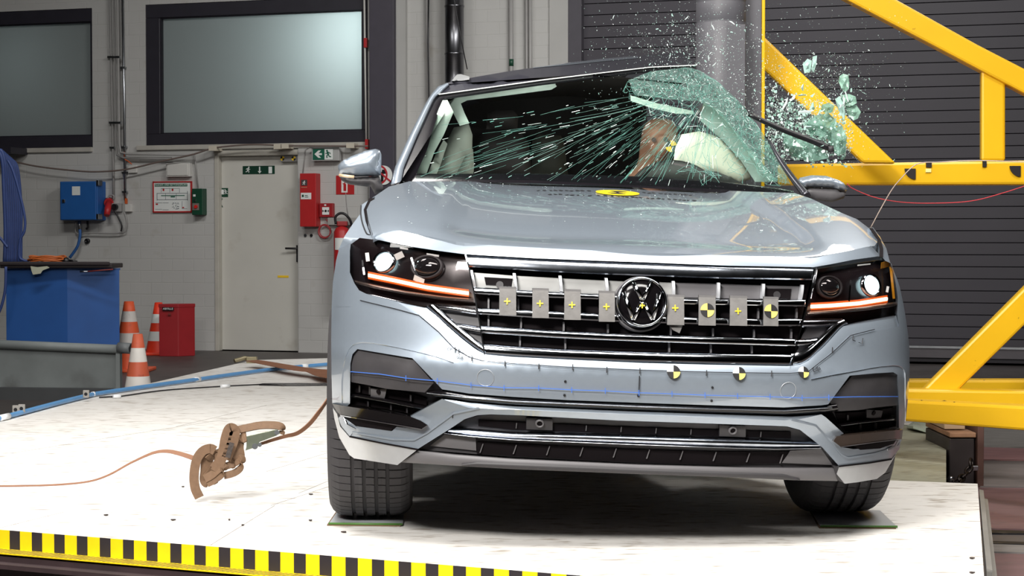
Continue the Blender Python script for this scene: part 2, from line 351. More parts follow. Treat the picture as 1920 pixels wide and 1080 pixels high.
# concrete kerb of the door and pale columns of the wall
k = MB(); sA = wl(739, 200, .06)[0]; sB = wl(760, 200, .06)[0]
k.box((sA, -.05, FLOOR), (sB, .0, zc), WM); tag(k.build('trim_1', pm('pale_pilaster', (170, 169, 166), .7, var=.05, scale=2)), kind='structure')
k = MB(); sA = wl(559, 400, .02)[0]; sB = wl(690, 400, .02)[0]; k.box((sA, -.02, FLOOR), (sB, .02, wl(640, 276, 0)[1]), WM)
o = tag(k.build('trim_2', M_WALL), kind='structure')
k = MB(); sA = wl(1030, 200, .03)[0]; k.box((sA, -.03, FLOOR), (S_SH, .0, zc), WM); tag(k.build('trim_3', pm('pale_pilaster', (170, 169, 166), .7)), kind='structure')
k = MB(); sA = wl(692, 100, .12)[0]; sB = wl(738, 100, .12)[0]; k.box((sA, -.12, FLOOR), (sB, .02, zc), WM)
tag(k.build('trim_4', pm('column_anthracite', (66, 62, 72), .55, var=.06), bevel=.006), kind='structure')
# ------------------------------------------------------------------ things on the back wall
def wpath(pts, e): return [on_wall(u, v, e) for u, v in pts]
def conduit(pts, e, r, label, mat=M_GREYPIPE, clips=(), group=None, name='conduit_pipe', cat='pipe'):
    o = tag(MB().tube(wpath(pts, e), r, 8).build(name, mat), label, cat, group)
    for (u, v) in clips:
        p = on_wall(u, v, e); MB().box((-.028, -.018, -.01), (.028, .02, .01), Matrix.Translation(p) @ Matrix.Rotation(-WA, 4, 'Z')).build('pipe_clip', M_ZINC, o)
    return o
conduit([(206, -20), (212, 285), (213, 372)], .03, .014, 'leftmost grey wall conduit running down between the two windows', clips=((207, 107), (210, 230), (211, 277)))
conduit([(213, -20), (217.5, 275), (219, 290), (232, 296), (322, 297)], .06, .012, 'grey conduit between the windows bending right over the white junction box', clips=((214, 107), (216, 230)))
conduit([(220, -20), (223.5, 270), (226, 286), (240, 289), (360, 290)], .10, .012, 'grey conduit between the windows bending right below the sill to the green box', clips=((221, 107), (223, 230)))
conduit([(229.5, -20), (233, 200), (234.5, 375)], .03, .014, 'rightmost shiny grey conduit between the two windows', M_ZINC, clips=((231, 127), (233, 276), (234, 324), (234.3, 360)))
conduit([(364, 289), (367, 310), (371, 352)], .02, .008, 'short thin conduit dropping into the green push button box')
conduit([(568, 324), (571, 300), (573, 281), (580, 276), (636, 275.5), (641, 284), (642, 301)], .028, .005, 'thin grey cable looping over the lit exit sign')
conduit([(648, 352), (651, 392), (654, 412)], .02, .006, 'thin pale cable hanging below the red extinguisher sign')
conduit([(801, -20), (801.5, 60), (803, 160), (806, 330)], .06, .018, 'grey conduit pipe left of the steel duct')
conduit([(804, -20), (802.5, 80), (804.5, 200), (806, 260)], .09, .007, 'black cable running down along the conduit left of the steel duct', M_BLACK, name='wall_cable', cat='cable')
_gb = conduit([(958, -20), (959, 300)], .05, .022, 'grey conduit pipe right of the steel duct with green band')
conduit([(987, -20), (988, 300)], .05, .014, 'left one of the pair of conduits beside the roller shutter')
conduit([(994, -20), (995, 300)], .05, .018, 'right one of the pair of conduits beside the roller shutter')
MB().tube([on_wall(958.7, 111, .05), on_wall(958.8, 124, .05)], .0235, 10).build('green_band', M_DKGREEN, _gb)
# cable swag
conduit(cr([(-30, 288), (20, 301), (70, 312), (140, 320), (185, 322), (240, 317), (300, 303), (360, 290), (395, 279), (430, 274), (480, 271), (560, 273.5), (690, 274)]), .135, .009, 'brown cable sagging across the wall from the hose bundle to the column', pm('brown_cable', (112, 98, 92), .5), name='sagging_cable', cat='cable')
for u, v in ((520, 274.5), (533, 273.5), (656, 272.5), (398, 277.5)):
    wbox('cable_tape', pm('masking_tape', (196, 188, 172), .6), u - 7, v - 4, u + 8, v + 5, .004, .148, bpy.data.objects['sagging_cable'])
# steel duct
dt = MB(); p0 = on_wall(852, 70, .2); r_ = .094; b0 = V((p0.x, p0.y, 0))
pr = [(r_, FLOOR)]
for zz in (.9, 1.9, 2.35, 2.8, 3.27, 4.4, 5.4): pr += [(r_, zz - .012), (r_ + .005, zz - .008), (r_ + .005, zz + .008), (r_, zz + .012)]
pr.append((r_, zc)); dt.lathe(pr, 28, Matrix.Translation(b0)); tag(dt.build('steel_duct', pm('duct_steel', (118, 118, 122), .32, 1, var=.08, scale=3)), 'round stainless steel ventilation duct standing against the back wall', 'duct')
conduit([(846, -20), (852, 3), (864, 70), (876, 130)], .34, .005, 'thin black cable slanting in front of the steel duct', M_BLACK, name='wall_cable', cat='cable')
# thin conduit with red clamps beside the dark column
o = conduit([(683, -10), (685, 140), (687, 272)], .05, .01, 'thin pale conduit with red clamps at the edge of the lit window', M_WHITE)
for u, v in ((684.5, 80), (687, 270)): wbox('red_clamp', M_RED, u - 3, v - 9, u + 3, v + 9, .03, .075, o, .004)
# blue switch cabinet
r0 = wroot('switch_cabinet', 147, 415, 0, 'blue steel electrical cabinet hung on the white wall left of the red socket', 'electrical cabinet')
wbox('cabinet_body', M_BLUE, 112, 340, 183, 413, 0, .18, r0, .008)
wbox('cabinet_door', M_BLUE, 113, 341, 180, 412, .18, .2, r0, .006)
wbox('label_card', M_SIGNW, 135, 349.5, 150, 366, .2, .204, r0)
wbox('door_lock', M_ZINC, 116, 374, 121.5, 380, .2, .215, r0, .003)
for v in (342, 405): wbox('hinge', M_ZINC, 180, v - 4, 185, v + 6, .12, .2, r0, .004)
MB().tube([on_wall(149, 414, .1), on_wall(149, 430, .1)], .02, 10).build('cable_gland', M_ZINC, r0)
MB().tube([on_wall(164, 414, .1), on_wall(165, 426, .1), on_wall(162, 430, .1)], .012, 8).build('cable_gland', M_BLACK, r0)
conduit(cr([(149.5, 428), (150, 442), (146, 460), (139, 472), (131, 483)]), .1, .016, 'blue black cable curving down from the blue cabinet to the container', pm('blue_cable', (48, 92, 150), .4), name='power_cable', cat='cable')
conduit(cr([(142, 415), (142, 435), (150, 440), (162, 437), (226, 437), (236, 427), (237, 412), (233, 398)]), .05, .008, 'thin grey cable from the cabinet gland to the wall socket', name='socket_cable', cat='cable')
conduit(cr([(214, 393), (222, 408), (228, 422), (227, 434)]), .08, .009, 'black plug lead drooping below the wall sockets', M_BLACK, name='plug_lead', cat='cable')
q = MB().lathe([(0, 0), (.028, .0), (.028, .03), (.015, .035), (.015, .03), (0, .028)], 16, Matrix.Translation(on_wall(165, 452, 0)) @ WN.to_track_quat('Z', 'Y').to_matrix().to_4x4()); tag(q.build('wall_bush', M_BLACK), 'round black bush in the wall below the blue cabinet', 'wall bush')
# red CEE plug and sockets
r0 = wroot('power_plug', 202, 405, 0, 'red three phase plug in the wall socket right of the blue cabinet', 'plug')
p = on_wall(203, 386, .1); MB().tube([on_wall(204, 380, .05), on_wall(202, 392, .12), on_wall(200, 404, .16)], [.036, .036, .03], 14).build('plug_body', M_RED, r0)
MB().tube([on_wall(204, 378, .0), on_wall(204, 381, .06)], .05, 14).build('plug_collar', M_RED, r0)
MB().tube(cr(wpath([(213, 374), (213, 367), (206, 366), (202.5, 371), (202, 380)], .05), 4), .008, 8).build('feed_pipe', M_GREYPIPE, r0)
r0 = wroot('wall_socket', 216, 397, 0, 'grey wall socket with round black plug beside the red plug', 'socket')
wbox('socket_body', M_GREYPIPE, 208, 381, 226, 397, 0, .05, r0, .006)
MB().disc(on_wall(213.5, 388, .09), WN, .032, 18, .05).build('round_plug', M_BLACK, r0)
r0 = wroot('junction_box', 240, 397, 0, 'small pale square socket box at the foot of the shiny conduit', 'junction box')
wbox('box_body', M_WHITE, 234, 383, 246, 397, 0, .04, r0, .004); wbox('orange_tag', pm('orange_tape', (206, 92, 40), .5), 234, 372, 237, 382, .02, .046, r0)
r0 = wroot('junction_box', 247, 324, 0, 'small white junction box with orange tie on the shiny conduit', 'junction box')
wbox('box_body', M_WHITE, 240, 310, 256, 324, 0, .03, r0, .004); MB().tube(cr(wpath([(233, 285), (234, 298), (240, 302), (247, 308)], .06), 4), .006, 6).build('orange_tie', pm('orange_tape', (206, 92, 40), .5), r0)
r0 = wroot('distribution_box', 334, 331, 0, 'flat white distribution box above the framed escape plan', 'box')
wbox('box_body', M_WHITE, 311, 306, 356, 331.5, 0, .06, r0, .006); wbox('box_lid', M_WHITE, 313, 307.5, 352, 329, .06, .07, r0, .004)
# escape plan
r0 = wroot('escape_plan', 322, 398, 0, 'red framed escape plan with green header hanging on the white wall', 'sign')
fr = MB()
for a in ((286, 340, 359, 342.2), (286, 396, 359, 398.5), (286, 340, 288.2, 398), (357, 340, 359.2, 398)): wboxm(fr, *a, 0, .022)
fr.build('red_frame', M_RED, r0); wbox('plan_sheet', M_SIGNW, 287, 341, 358, 397.5, 0, .014, r0); wbox('header', M_GREEN, 290, 344.5, 351, 349.5, .014, .017, r0)
text('header_lettering', 'FLUCHT- UND RETTUNGSPLAN', .026, wtextM(320, 347, .0175), M_SIGNW, r0)
ln = MB(); rg = random.Random(4)
for a in ((294, 362, 352, 362.8), (294, 374, 352, 374.8), (294, 362, 294.8, 376), (351, 358, 351.8, 376), (302, 353, 336, 353.6), (302, 353, 302.6, 361), (336, 353, 336.6, 361), (318, 353, 318.6, 361), (310, 362, 310.6, 374), (330, 362, 330.6, 374), (291, 380, 304, 380.6), (291, 392, 304, 392.6), (305, 380, 316, 380.6), (305, 393, 316, 393.6), (341, 377, 341.6, 391), (341, 391, 351, 391.6)): wboxm(ln, *a, .014, .016)
for _ in range(26):
    u = rg.uniform(322, 334); v = rg.uniform(379, 393); wboxm(ln, u, v, u + rg.uniform(.6, 3), v + .9, .014, .016)
ln.build('plan_drawing', pm('print_grey', (92, 98, 104), .6), r0)
gl = MB(); wboxm(gl, 302, 366, 346, 367.4, .014, .0165); wboxm(gl, 320, 368, 328, 370, .014, .0165); gl.build('escape_route', M_GREEN, r0)
rl = MB()
for a in ((305, 354, 308, 358), (322, 354, 325, 358), (292, 381.5, 296, 384), (342, 388, 345, 390)): wboxm(rl, *a, .014, .0165)
rl.build('red_marks', M_RED, r0)
# green push button box
r0 = wroot('push_button_box', 369, 403, 0, 'deep green push button box with red button beside the escape plan', 'push button box')
wbox('box_body', M_DKGREEN, 359.5, 353.5, 380, 403, 0, .1, r0, .006); wbox('button_plate', pm('plate_grey', (120, 110, 104), .5), 360.5, 381, 373, 394, .1, .104, r0)
MB().disc(on_wall(366.5, 387.5, .12), WN, .018, 16, .018).build('red_button', pm('button_red', (206, 40, 34), .4), r0)
wbox('white_label', M_SIGNW, 362, 364.5, 366.5, 368.5, .1, .103, r0); wbox('key_switch', M_ZINC, 364, 373, 366, 378, .1, .112, r0)
# pictograms
def runner(mb, u, v, h, e, flip=1, mi=0):
    """white running figure, v centre, h pixel height"""
    q = h / 20.
    def st(pts, w):
        P = [on_wall(u + flip * x * q, v + y * q, e) for x, y in pts]; mb.ribbon(P, w * q / 185, .003, WN.cross((P[-1] - P[0]).normalized()), mi)
    mb.disc(on_wall(u + flip * 2.2 * q, v - 7.5 * q, e + .0015), WN, 2.1 * q / 185, 10, .003, mi)
    st([(1.2, -5.5), (-.6, 1.)], 3.6); st([(0, -4.4), (-4, -3.2), (-5.2, -.5)], 1.6); st([(1.4, -4.2), (3.6, -1.2), (6, -2)], 1.6)
    st([(-.6, .6), (2.6, 3.4), (2, 8)], 2.1); st([(-.8, .6), (-2.6, 4.6), (-6.6, 5.8)], 2.1)
r0 = wroot('exit_sticker', 485, 327, 0, 'long green exit sign with runner and arrow stuck high on the white door', 'sign')
r0.location = on_wall(485, 327, -.07); LOC[r0] = V(r0.location)
wbox('sign_panel', pm('door_sign_green', (12, 56, 40), .45), 455, 311, 515, 326.5, -.07, -.067, r0)
mb = MB(); runner(mb, 465, 318.5, 13, -.065); wboxm(mb, 485.6, 312.5, 487.8, 322, -.067, -.064); mb.prism([on_wall(483.2, 320.8, -.064), on_wall(490.2, 320.8, -.064), on_wall(486.7, 325.3, -.064)], WN * -.003); wboxm(mb, 503.5, 312.5, 510, 325, -.067, -.064); mb.build('pictogram', M_SIGNW, r0)
r0 = wroot('exit_sticker', 420, 370, -.07, 'small square green exit sticker at the left edge of the white door', 'sign')
wbox('sign_panel', M_DKGREEN, 412, 352.5, 427.5, 369.5, -.07, -.067, r0); mb = MB(); wboxm(mb, 413.5, 355.5, 419.5, 364.5, -.067, -.064); runner(mb, 423, 360, 11, -.065, -1); mb.build('pictogram', M_SIGNW, r0)
r0 = wroot('arrow_sticker', 416, 389, -.07, 'dark green arrow half sticker below the small exit sticker', 'sign')
mb = MB(); mb.prism([on_wall(412.5, 372, -.067), on_wall(417.5, 372, -.067), on_wall(413.8, 380, -.067), on_wall(418, 388.5, -.067), on_wall(412.5, 388.5, -.067)], WN * -.003); mb.build('sign_panel', M_DKGREEN, r0)
r0 = wroot('exit_sign', 610, 302, .02, 'lit green and white emergency exit sign with left arrow above the red box', 'sign')
wbox('sign_housing', pm('housing_grey', (168, 168, 166), .5), 584, 277.5, 636, 301.5, .036, .1, r0, .005)
wbox('sign_face', M_GREEN, 586.5, 279, 624.5, 299.5, .1, .103, r0)
mb = MB(); wboxm(mb, 608.5, 279.2, 624.3, 299.2, .103, .1045)
mb.prism([on_wall(589.5, 289, .106), on_wall(597, 282, .106), on_wall(602, 282, .106), on_wall(596.8, 287.2, .106), on_wall(603.5, 287.2, .106), on_wall(603.5, 290.8, .106), on_wall(596.8, 290.8, .106), on_wall(602, 296, .106), on_wall(597, 296, .106)], WN * -.002); mb.build('pictogram', M_SIGNW, r0)
mb = MB(); runner(mb, 615, 289, 17, .107, -1); mb.build('running_figure', M_GREEN, r0)
# red tall box
r0 = wroot('alarm_cabinet', 577, 425, .02, 'tall narrow red fire alarm cabinet right of the white door', 'cabinet')
wbox('cabinet_body', M_RED, 562, 325, 592.5, 425, .02, .14, r0, .005)
wbox('pictogram_card', pm('card_dark', (70, 60, 62), .5), 564.5, 337, 576, 348, .14, .143, r0); wbox('card_line', pm('card_tan', (190, 120, 96), .5), 564.5, 350.5, 575.5, 352, .14, .143, r0)
mb = MB(); runner(mb, 570, 343, 9, .1445); mb.build('pictogram', M_SIGNW, r0)
wbox('notice_card', M_SIGNW, 564, 361.5, 583.5, 373.5, .14, .143, r0)
mb = MB(); wboxm(mb, 566, 365, 569.5, 369.5, .143, .145); wboxm(mb, 571.5, 366, 577, 367.2, .143, .145); wboxm(mb, 571.5, 369, 578, 370, .143, .145); mb.build('notice_print', M_DKGREEN, r0)
# call point
r0 = wroot('fire_call_point', 610, 407, .02, 'small square red fire call point beside the alarm cabinet', 'call point')
wbox('call_body', pm('call_red', (150, 30, 36), .45), 598.5, 381, 624, 407, .02, .075, r0, .005); wbox('call_face', M_SIGNW, 604, 388.5, 617, 402.5, .075, .079, r0)
mb = MB(); mb.disc(on_wall(610.5, 395.5, .083), WN, .012, 14, .003); 
for sgn in (-1, 1): mb.prism([on_wall(610.5 + sgn * 6, 393.4, .0815), on_wall(610.5 + sgn * 6, 397.6, .0815), on_wall(610.5 + sgn * 3, 395.5, .0815)], WN * -.002)
mb.build('press_symbol', M_BLACK, r0); wbox('top_mark', M_SIGNW, 608, 383, 611.5, 386, .075, .077, r0)
# red extinguisher sign
r0 = wroot('extinguisher_sign', 647, 365, .02, 'red square fire extinguisher sign partly behind the car mirror', 'sign')
wbox('sign_panel', M_RED, 630, 329, 664, 364.5, .02, .025, r0); wbox('white_field', M_SIGNW, 640, 333, 651.5, 361, .025, .027, r0)
mb = MB(); wboxm(mb, 644, 345, 649, 358, .027, .029); wboxm(mb, 645.5, 341, 647.5, 345, .027, .029); wboxm(mb, 642.5, 343.5, 646, 345.2, .027, .029); mb.build('pictogram', M_RED, r0)
# round prohibition sign on the dark column
r0 = wroot('prohibition_sign', 722, 350, .13, 'round red and white no phones sign on the dark column behind the mirror', 'sign')
mb = MB(); c = on_wall(718.5, 328.5, .135); mb.disc(c, WN, .098, 36, .004); mb.build('white_disc', M_SIGNW, r0)
mb = MB(); ring = [(a, b) for a, b in ((.1, .134), (.1, .142), (.082, .142), (.082, .134))]
Mq = Matrix.Translation(on_wall(718.5, 328.5, 0)) @ WN.to_track_quat('Z', 'Y').to_matrix().to_4x4()
mb.lathe([(.1, .131), (.1, .139), (.082, .139), (.082, .131)], 40, Mq, smooth=False); mb.ribbon([on_wall(705, 317, .139), on_wall(732, 340, .139)], .017, .003, WN.cross(on_wall(732, 340) - on_wall(705, 317))); mb.build('red_ring', pm('ring_red', (178, 36, 46), .5), r0)
mb = MB(); wboxm(mb, 714, 322, 719, 341, .135, .1365); wboxm(mb, 716, 318, 723, 326, .135, .1365); mb.build('pictogram', M_BLACK, r0)
# hose coil on the wall
cl = MB(); c0 = on_wall(609, 434, .05); rg = random.Random(2)
for k in range(3):
    ctr = c0 + V((rg.uniform(-.004, .004), 0, rg.uniform(-.006, .006))) + WN * (k * .008); rr = .062 + .003 * k
    cl.tube([ctr + WD * (rr * math.cos(a)) + V((0, 0, rr * 1.02 * math.sin(a))) for a in (i * 2 * math.pi / 28 for i in range(29))], .0055, 6)
cl.tube([c0 + WD * .02 + V((0, 0, .06)), c0 + WD * .045 + V((0, 0, .09)), c0 + WD * .012 + V((0, 0, .125))], .005, 6)
tag(cl.build('cable_coil', pm('red_cord', (176, 62, 66), .5)), 'coil of thin red cord hanging on the wall below the fire call point', 'cable')
for (u, m_, lb) in ((572.2, M_ZINC, 'shiny round key switch low on the wall under the alarm cabinet'), (583.4, M_BLACK, 'round black bush low on the wall under the alarm cabinet')):
    tag(MB().disc(on_wall(u, 441.5, .03), WN, .0155, 16, .02).build('wall_button', m_), lb, 'wall button')
# trunking behind the extinguisher
wb = MB(); wboxm(wb, 614, 408, 690, 422, .02, .07); tag(wb.build('cable_trunking', pm('trunking_grey', (158, 156, 152), .5), bevel=.004), 'grey cable trunking on the wall behind the fire extinguisher', 'cable trunking')
# fire extinguisher
pe = on_wall(641, 470, .17); Mx = Matrix.Translation(V((pe.x, pe.y, wl(641, 560, .17)[1])))
r0 = tag(empty('fire_extinguisher', Mx.translation), 'red fire extinguisher with black hose behind the car wing', 'fire extinguisher')
hz = wl(641, 424, .17)[1] - Mx.translation.z
MB().lathe([(0, 0), (.075, 0), (.082, .02), (.082, hz - .06), (.06, hz - .02), (.03, hz), (0, hz)], 24, Mx).build('cylinder', M_RED, r0)
MB().box((-.05, -.04, hz), (.06, .04, hz + .05), Mx).build('valve_head', pm('valve_red', (150, 34, 36), .5), r0, .01)
MB().tube(cr([Mx @ V(p) for p in ((-.055, -.05, hz + .02), (-.06, -.05, hz + .09), (-.01, -.05, hz + .13), (.05, -.05, hz + .11), (.1, -.03, hz + .02), (.11, 0, hz - .2))]), .013, 8).build('hose', M_BLACK, r0)
lb = MB()
for j in range(13):
    a0 = R(-140 + j * 8); a1 = R(-140 + j * 8 + 8); lb.add([Mx @ V((.0835 * math.cos(a), .0835 * math.sin(a), zz)) for a, zz in ((a0, hz - .24), (a1, hz - .24), (a1, hz - .12), (a0, hz - .12))], [(0, 1, 2, 3)])
lb.build('label_sleeve', M_SIGNW, r0)
# ------------------------------------------------------------------ things standing left of the deck
def floor_at(u, Y): return on_y(u, 540, Y)
def yawbox(mb, corner, wL, wR, z0, z1, angL, angR, mi=0):
    """box with its nearest vertical edge at corner; the left face runs back-left, the right face back-right"""
    c = V((corner.x, corner.y, 0)); a = V((-math.cos(angL), math.sin(angL), 0)) * wL; b = V((math.cos(angR), math.sin(angR), 0)) * wR
    base = [c + V((0, 0, z0)), c + a + V((0, 0, z0)), c + a + b + V((0, 0, z0)), c + b + V((0, 0, z0))]
    return mb.prism(base, (0, 0, z1 - z0), mi)
# big blue container
Yc = 15.6
def zy(v, Y): return on_y(960, v, Y).z
pc = on_y(126.5, 600, Yc); zt = zy(504, Yc)
r0 = tag(empty('storage_container', (pc.x, pc.y + .4, FLOOR)), 'large blue steel container under the hoses with cables and tools on top', 'container')
yawbox(MB(), pc, .54, .44, FLOOR, zt, R(4), R(14)).build('container_body', pm('container_blue', (32, 82, 150), .5, var=.08, scale=4), r0, .008)
mb = MB(); yawbox(mb, pc + V((0, 0, 0)), .545, .445, zt - .012, zt + .004, R(4), R(14)); mb.build('lid_edge', pm('container_blue_dark', (26, 66, 120), .5), r0)
# black tray with cables on it
a = on_y(2, 497, Yc - .02); b = on_y(212, 494, Yc - .02)
tray = MB(); tray.box((a.x, Yc - .06, zt + .006), (b.x, Yc + .38, zt + .045)); tray.box((a.x, Yc - .08, zt + .03), (b.x - .02, Yc - .05, zt + .062))
tag(tray.build('tool_tray', pm('black_tray', (40, 32, 34), .6, var=.2), bevel=.008), 'long black tray lying across the top of the blue container', 'tray')
rg = random.Random(11); cb = MB(); ctr = on_y(88, 489, Yc + .1)
for k in range(7):
    ax = .15 + rg.uniform(-.02, .02); cb.tube([V((ctr.x + ax * math.cos(t) + rg.uniform(-.004, .004), Yc + .12 + .07 * math.sin(t), zt + .066 + .006 * k + .008 * math.sin(3 * t + k))) for t in (i * 2 * math.pi / 24 for i in range(25))], .007, 6)
tag(cb.build('cable_coil', pm('orange_cable', (186, 96, 40), .5)), 'coil of orange cable lying on the black tray on the blue container', 'cable')
cb = MB(); c2 = on_y(124, 484, Yc + .1); cb.lathe([(0, 0), (.03, 0), (.034, .02), (.02, .045), (0, .05)], 14, Matrix.Translation(V((c2.x, Yc + .1, zt + .048))))
cb.tube([V((c2.x + .03, Yc + .1, zt + .07)), V((c2.x + .06, Yc + .08, zt + .066)), V((c2.x + .1, Yc + .08, zt + .058))], .011, 8)
tag(cb.build('plug_end', M_BLACK), 'black plug lying right of the orange cable on the container', 'plug')
pp = MB(); P = [on_y(u, v, Yc - .085) for u, v in ((57, 499), (70, 501), (88, 499), (93, 502), (80, 507), (76, 513), (62, 515), (59, 508))]; pp.prism(P, (0, .003, 0)); tag(pp.build('paper_scrap', pm('pale_paper', (176, 178, 158), .7)), 'pale paper scrap hanging over the front edge of the container', 'paper')
tl = MB(); tl.tube([on_y(150, 509.5, Yc - .09), on_y(165, 509, Yc - .09)], .008, 8); tl.tube([on_y(165, 509, Yc - .09), on_y(212, 505, Yc - .09)], .006, 8, 1)
tag(tl.build('screwdriver', [M_ZINC, pm('dull_red', (120, 44, 42), .5)]), 'thin red tool hanging at the front edge of the blue container', 'tool')
# bundle of blue hoses hanging at the left edge
M_HOSE = pm('hose_blue', (48, 68, 122), .5, var=.12); rg = random.Random(5)
for k in range(9):
    u = 2 + k * 3.6; top = 282 + abs(k - 1) * 3.2
    pts = cr([(u - 14, top + 8 - k), (u - 4, top), (u + 3, top + 22), (u + 5 + k * .4, 350 + 5 * k), (u + 8, 430), (u + 6 + rg.uniform(-2, 2), 496)], 5)
    tag(MB().tube([on_y(x, y, 15.86 + .037 * k) for x, y in pts], .017, 8).build('air_hose', M_HOSE), 'blue hose in the hanging bundle at the left end of the wall', 'hose', 'blue hoses of the hanging bundle')
def hose(pts, Y, r, label): return tag(MB().tube([on_y(x, y, Y) for x, y in cr(pts, 6)], r, 8).build('air_hose', M_HOSE), label, 'hose')
hose([(14, 300), (24, 320), (36, 360), (46, 405), (46, 432), (38, 450), (36, 480), (44, 488), (54, 490)], 15.75, .012, 'thin blue hose bowing out right of the hanging hose bundle')
hose([(-8, 440), (0, 446), (8, 456), (14, 464)], 15.75, .012, 'short end of blue hose crossing the left edge of the photo')
hose([(11, 500), (10, 540), (4, 570), (-4, 590)], 15.2, .012, 'dark blue hose running down left of the blue container')
hm = MB(); wboxm(hm, -30, 276, 20, 288, .02, .35); tag(hm.build('hose_bracket', M_FRAME), 'dark wall bracket carrying the blue hoses at the left edge', 'bracket')
# traffic cones
M_CONE = pm('cone_orange', (214, 86, 46), .55, var=.1, scale=9, dirt=((160, 70, 48), 12, .62, .15)); M_CONEW = pm('cone_white', (202, 196, 190), .55, var=.05, dirt=((150, 142, 136), 10, .62, .2))
M_CONEO2 = pm('cone_bright', (232, 62, 34), .5)
def cone(u, v_top, cuts, Y, rb, label, mo, mw, basew=1.35):
    zt_, zb = zy(v_top, Y), FLOOR; x = floor_at(u, Y).x; H = zt_ - zb; rt = rb * .28
    r0 = tag(empty('traffic_cone', (x, Y, zb)), label, 'traffic cone', 'orange and white traffic cones')
    T = Matrix.Translation(V((x, Y, zb))); rr = lambda t: rb + (rt - rb) * t
    base = MB(); base.box((-rb * basew, -rb * basew, 0), (rb * basew, rb * basew, .03), T); base.build('cone_base', mo, r0, .008)
    cs = [.03 / H] + list(cuts) + [1.]; bands = [(cs[i], cs[i + 1], mo if (len(cs) - i) % 2 == 0 else mw) for i in range(len(cs) - 1)]
    for i, (a, b, m_) in enumerate(bands):
        mb = MB(); pr = [(rr(a), a * H), (rr(b), b * H)]
        if b == 1.: pr += [(rr(1.) - .01, H), (rr(1.) - .012, H - .05), (0, H - .05)]
        mb.lathe(pr, 28, T); mb.build('cone_top' if b == 1. else 'reflective_band' if m_ is mw else 'cone_band', m_, r0)
    return r0
cone(241.5, 565, (.38, .55, .71, .86), 16.2, .15, 'dirty traffic cone against the wall beside the blue container', M_CONE, M_CONEW)
cone(297, 567, (.27, .45, .61, .78), 18.5, .135, 'clean bright traffic cone half hidden by the red bin', M_CONEO2, M_SIGNW, 1.25)
cone(258, 626, (.23, .44, .63, .816), 12.6, .115, 'nearest traffic cone standing at the edge of the white deck', pm('cone_faded', (204, 96, 66), .55, dirt=((150, 66, 50), 14, .6, .15)), pm('cone_white2', (226, 222, 216), .55, dirt=((120, 112, 104), 12, .66, .15)))
# red waste bin
Yb = 18.2; pc = on_y(334.5, 620, Yb); zt = zy(571, Yb)
r0 = tag(empty('waste_bin', (pc.x, pc.y + .2, FLOOR)), 'red square metal waste bin with black label beside the white door', 'bin')
yawbox(MB(), pc, .2, .187, FLOOR, zt, R(6), R(38)).build('bin_body', pm('bin_red', (150, 30, 36), .45, var=.06), r0, .006)
yawbox(MB(), pc + V((0, -.004, 0)), .205, .192, zt - .03, zt + .006, R(6), R(38)).build('bin_lid', pm('bin_red', (150, 30, 36), .45), r0, .004)
Mx = Matrix((V((math.cos(R(6)), -math.sin(R(6)), 0)), V((0, 0, 1)), V((-math.sin(R(6)), -math.cos(R(6)), 0)))).transposed().to_4x4()
p = on_y(315.5, 579, Yb + .005); Mx.translation = p + V((0, -.012, 0)); lb = MB(); lb.box((-.059, -.016, -.002), (.059, .016, .002), Mx); lb.build('bin_label', M_BLACK, r0)
M2 = Mx.copy(); M2.translation = p + V((0, -.0155, 0)); text('label_lettering', 'ABFÄLLE', .027, M2, M_SIGNW, r0)
M2 = Mx.copy(); M2.translation = on_y(318, 589, Yb) + V((0, -.008, 0)); lb = MB(); lb.box((-.016, -.009, -.002), (.016, .009, .002), M2); lb.build('bin_lock', pm('dull_red', (120, 44, 42), .5), r0)
# grey barrier with a round tube along its top
Yg = 13.4; zt = zy(642, Yg)
r0 = tag(empty('crash_barrier', (-4.2, Yg, FLOOR)), 'low grey metal barrier with round tube on top in front of the blue container', 'barrier')
M_BAR = pm('barrier_grey', (126, 132, 132), .55, var=.12, scale=4, dirt=((88, 88, 88), 3, .58, .25))
mb = MB(); L = on_y(-90, 700, Yg).x; Rr = on_y(226, 700, Yg).x; mb.prism([V((L, Yg, FLOOR)), V((Rr, Yg - .12, FLOOR)), V((Rr, Yg - .12, zt - .03)), V((L, Yg, zt - .03))], (0, .05, 0)); mb.build('barrier_panel', M_BAR, r0, .004)
MB().tube([on_y(-90, 642, Yg - .02), on_y(228, 655, Yg - .15)], .033, 14).build('top_tube', M_BAR, r0); tb = MB(); tb.tube([on_y(222, 652, Yg - .15), on_y(246, 653.5, Yg - .17)], .04, 16); tb.build('tube_sleeve', pm('sleeve_grey', (112, 116, 118), .5), r0)
tb = MB(); tb.disc(on_y(246.3, 653.5, Yg - .18), (1, -.35, 0), .032, 16, .003); tb.build('tube_opening', M_BLACK, r0)
tb = MB(); tb.box((Rr, Yg - .16, FLOOR), (Rr + .03, Yg - .08, zt - .05)); tb.build('end_post', M_BAR, r0); tb = MB(); tb.prism([V((L, Yg - .05, FLOOR)), V((Rr - .02, Yg - .2, FLOOR)), V((Rr - .02, Yg - .2, FLOOR + .09)), V((L, Yg - .05, FLOOR + .09))], (0, .06, 0)); tb.build('foot_rail', pm('barrier_dark', (70, 72, 74), .6), r0)
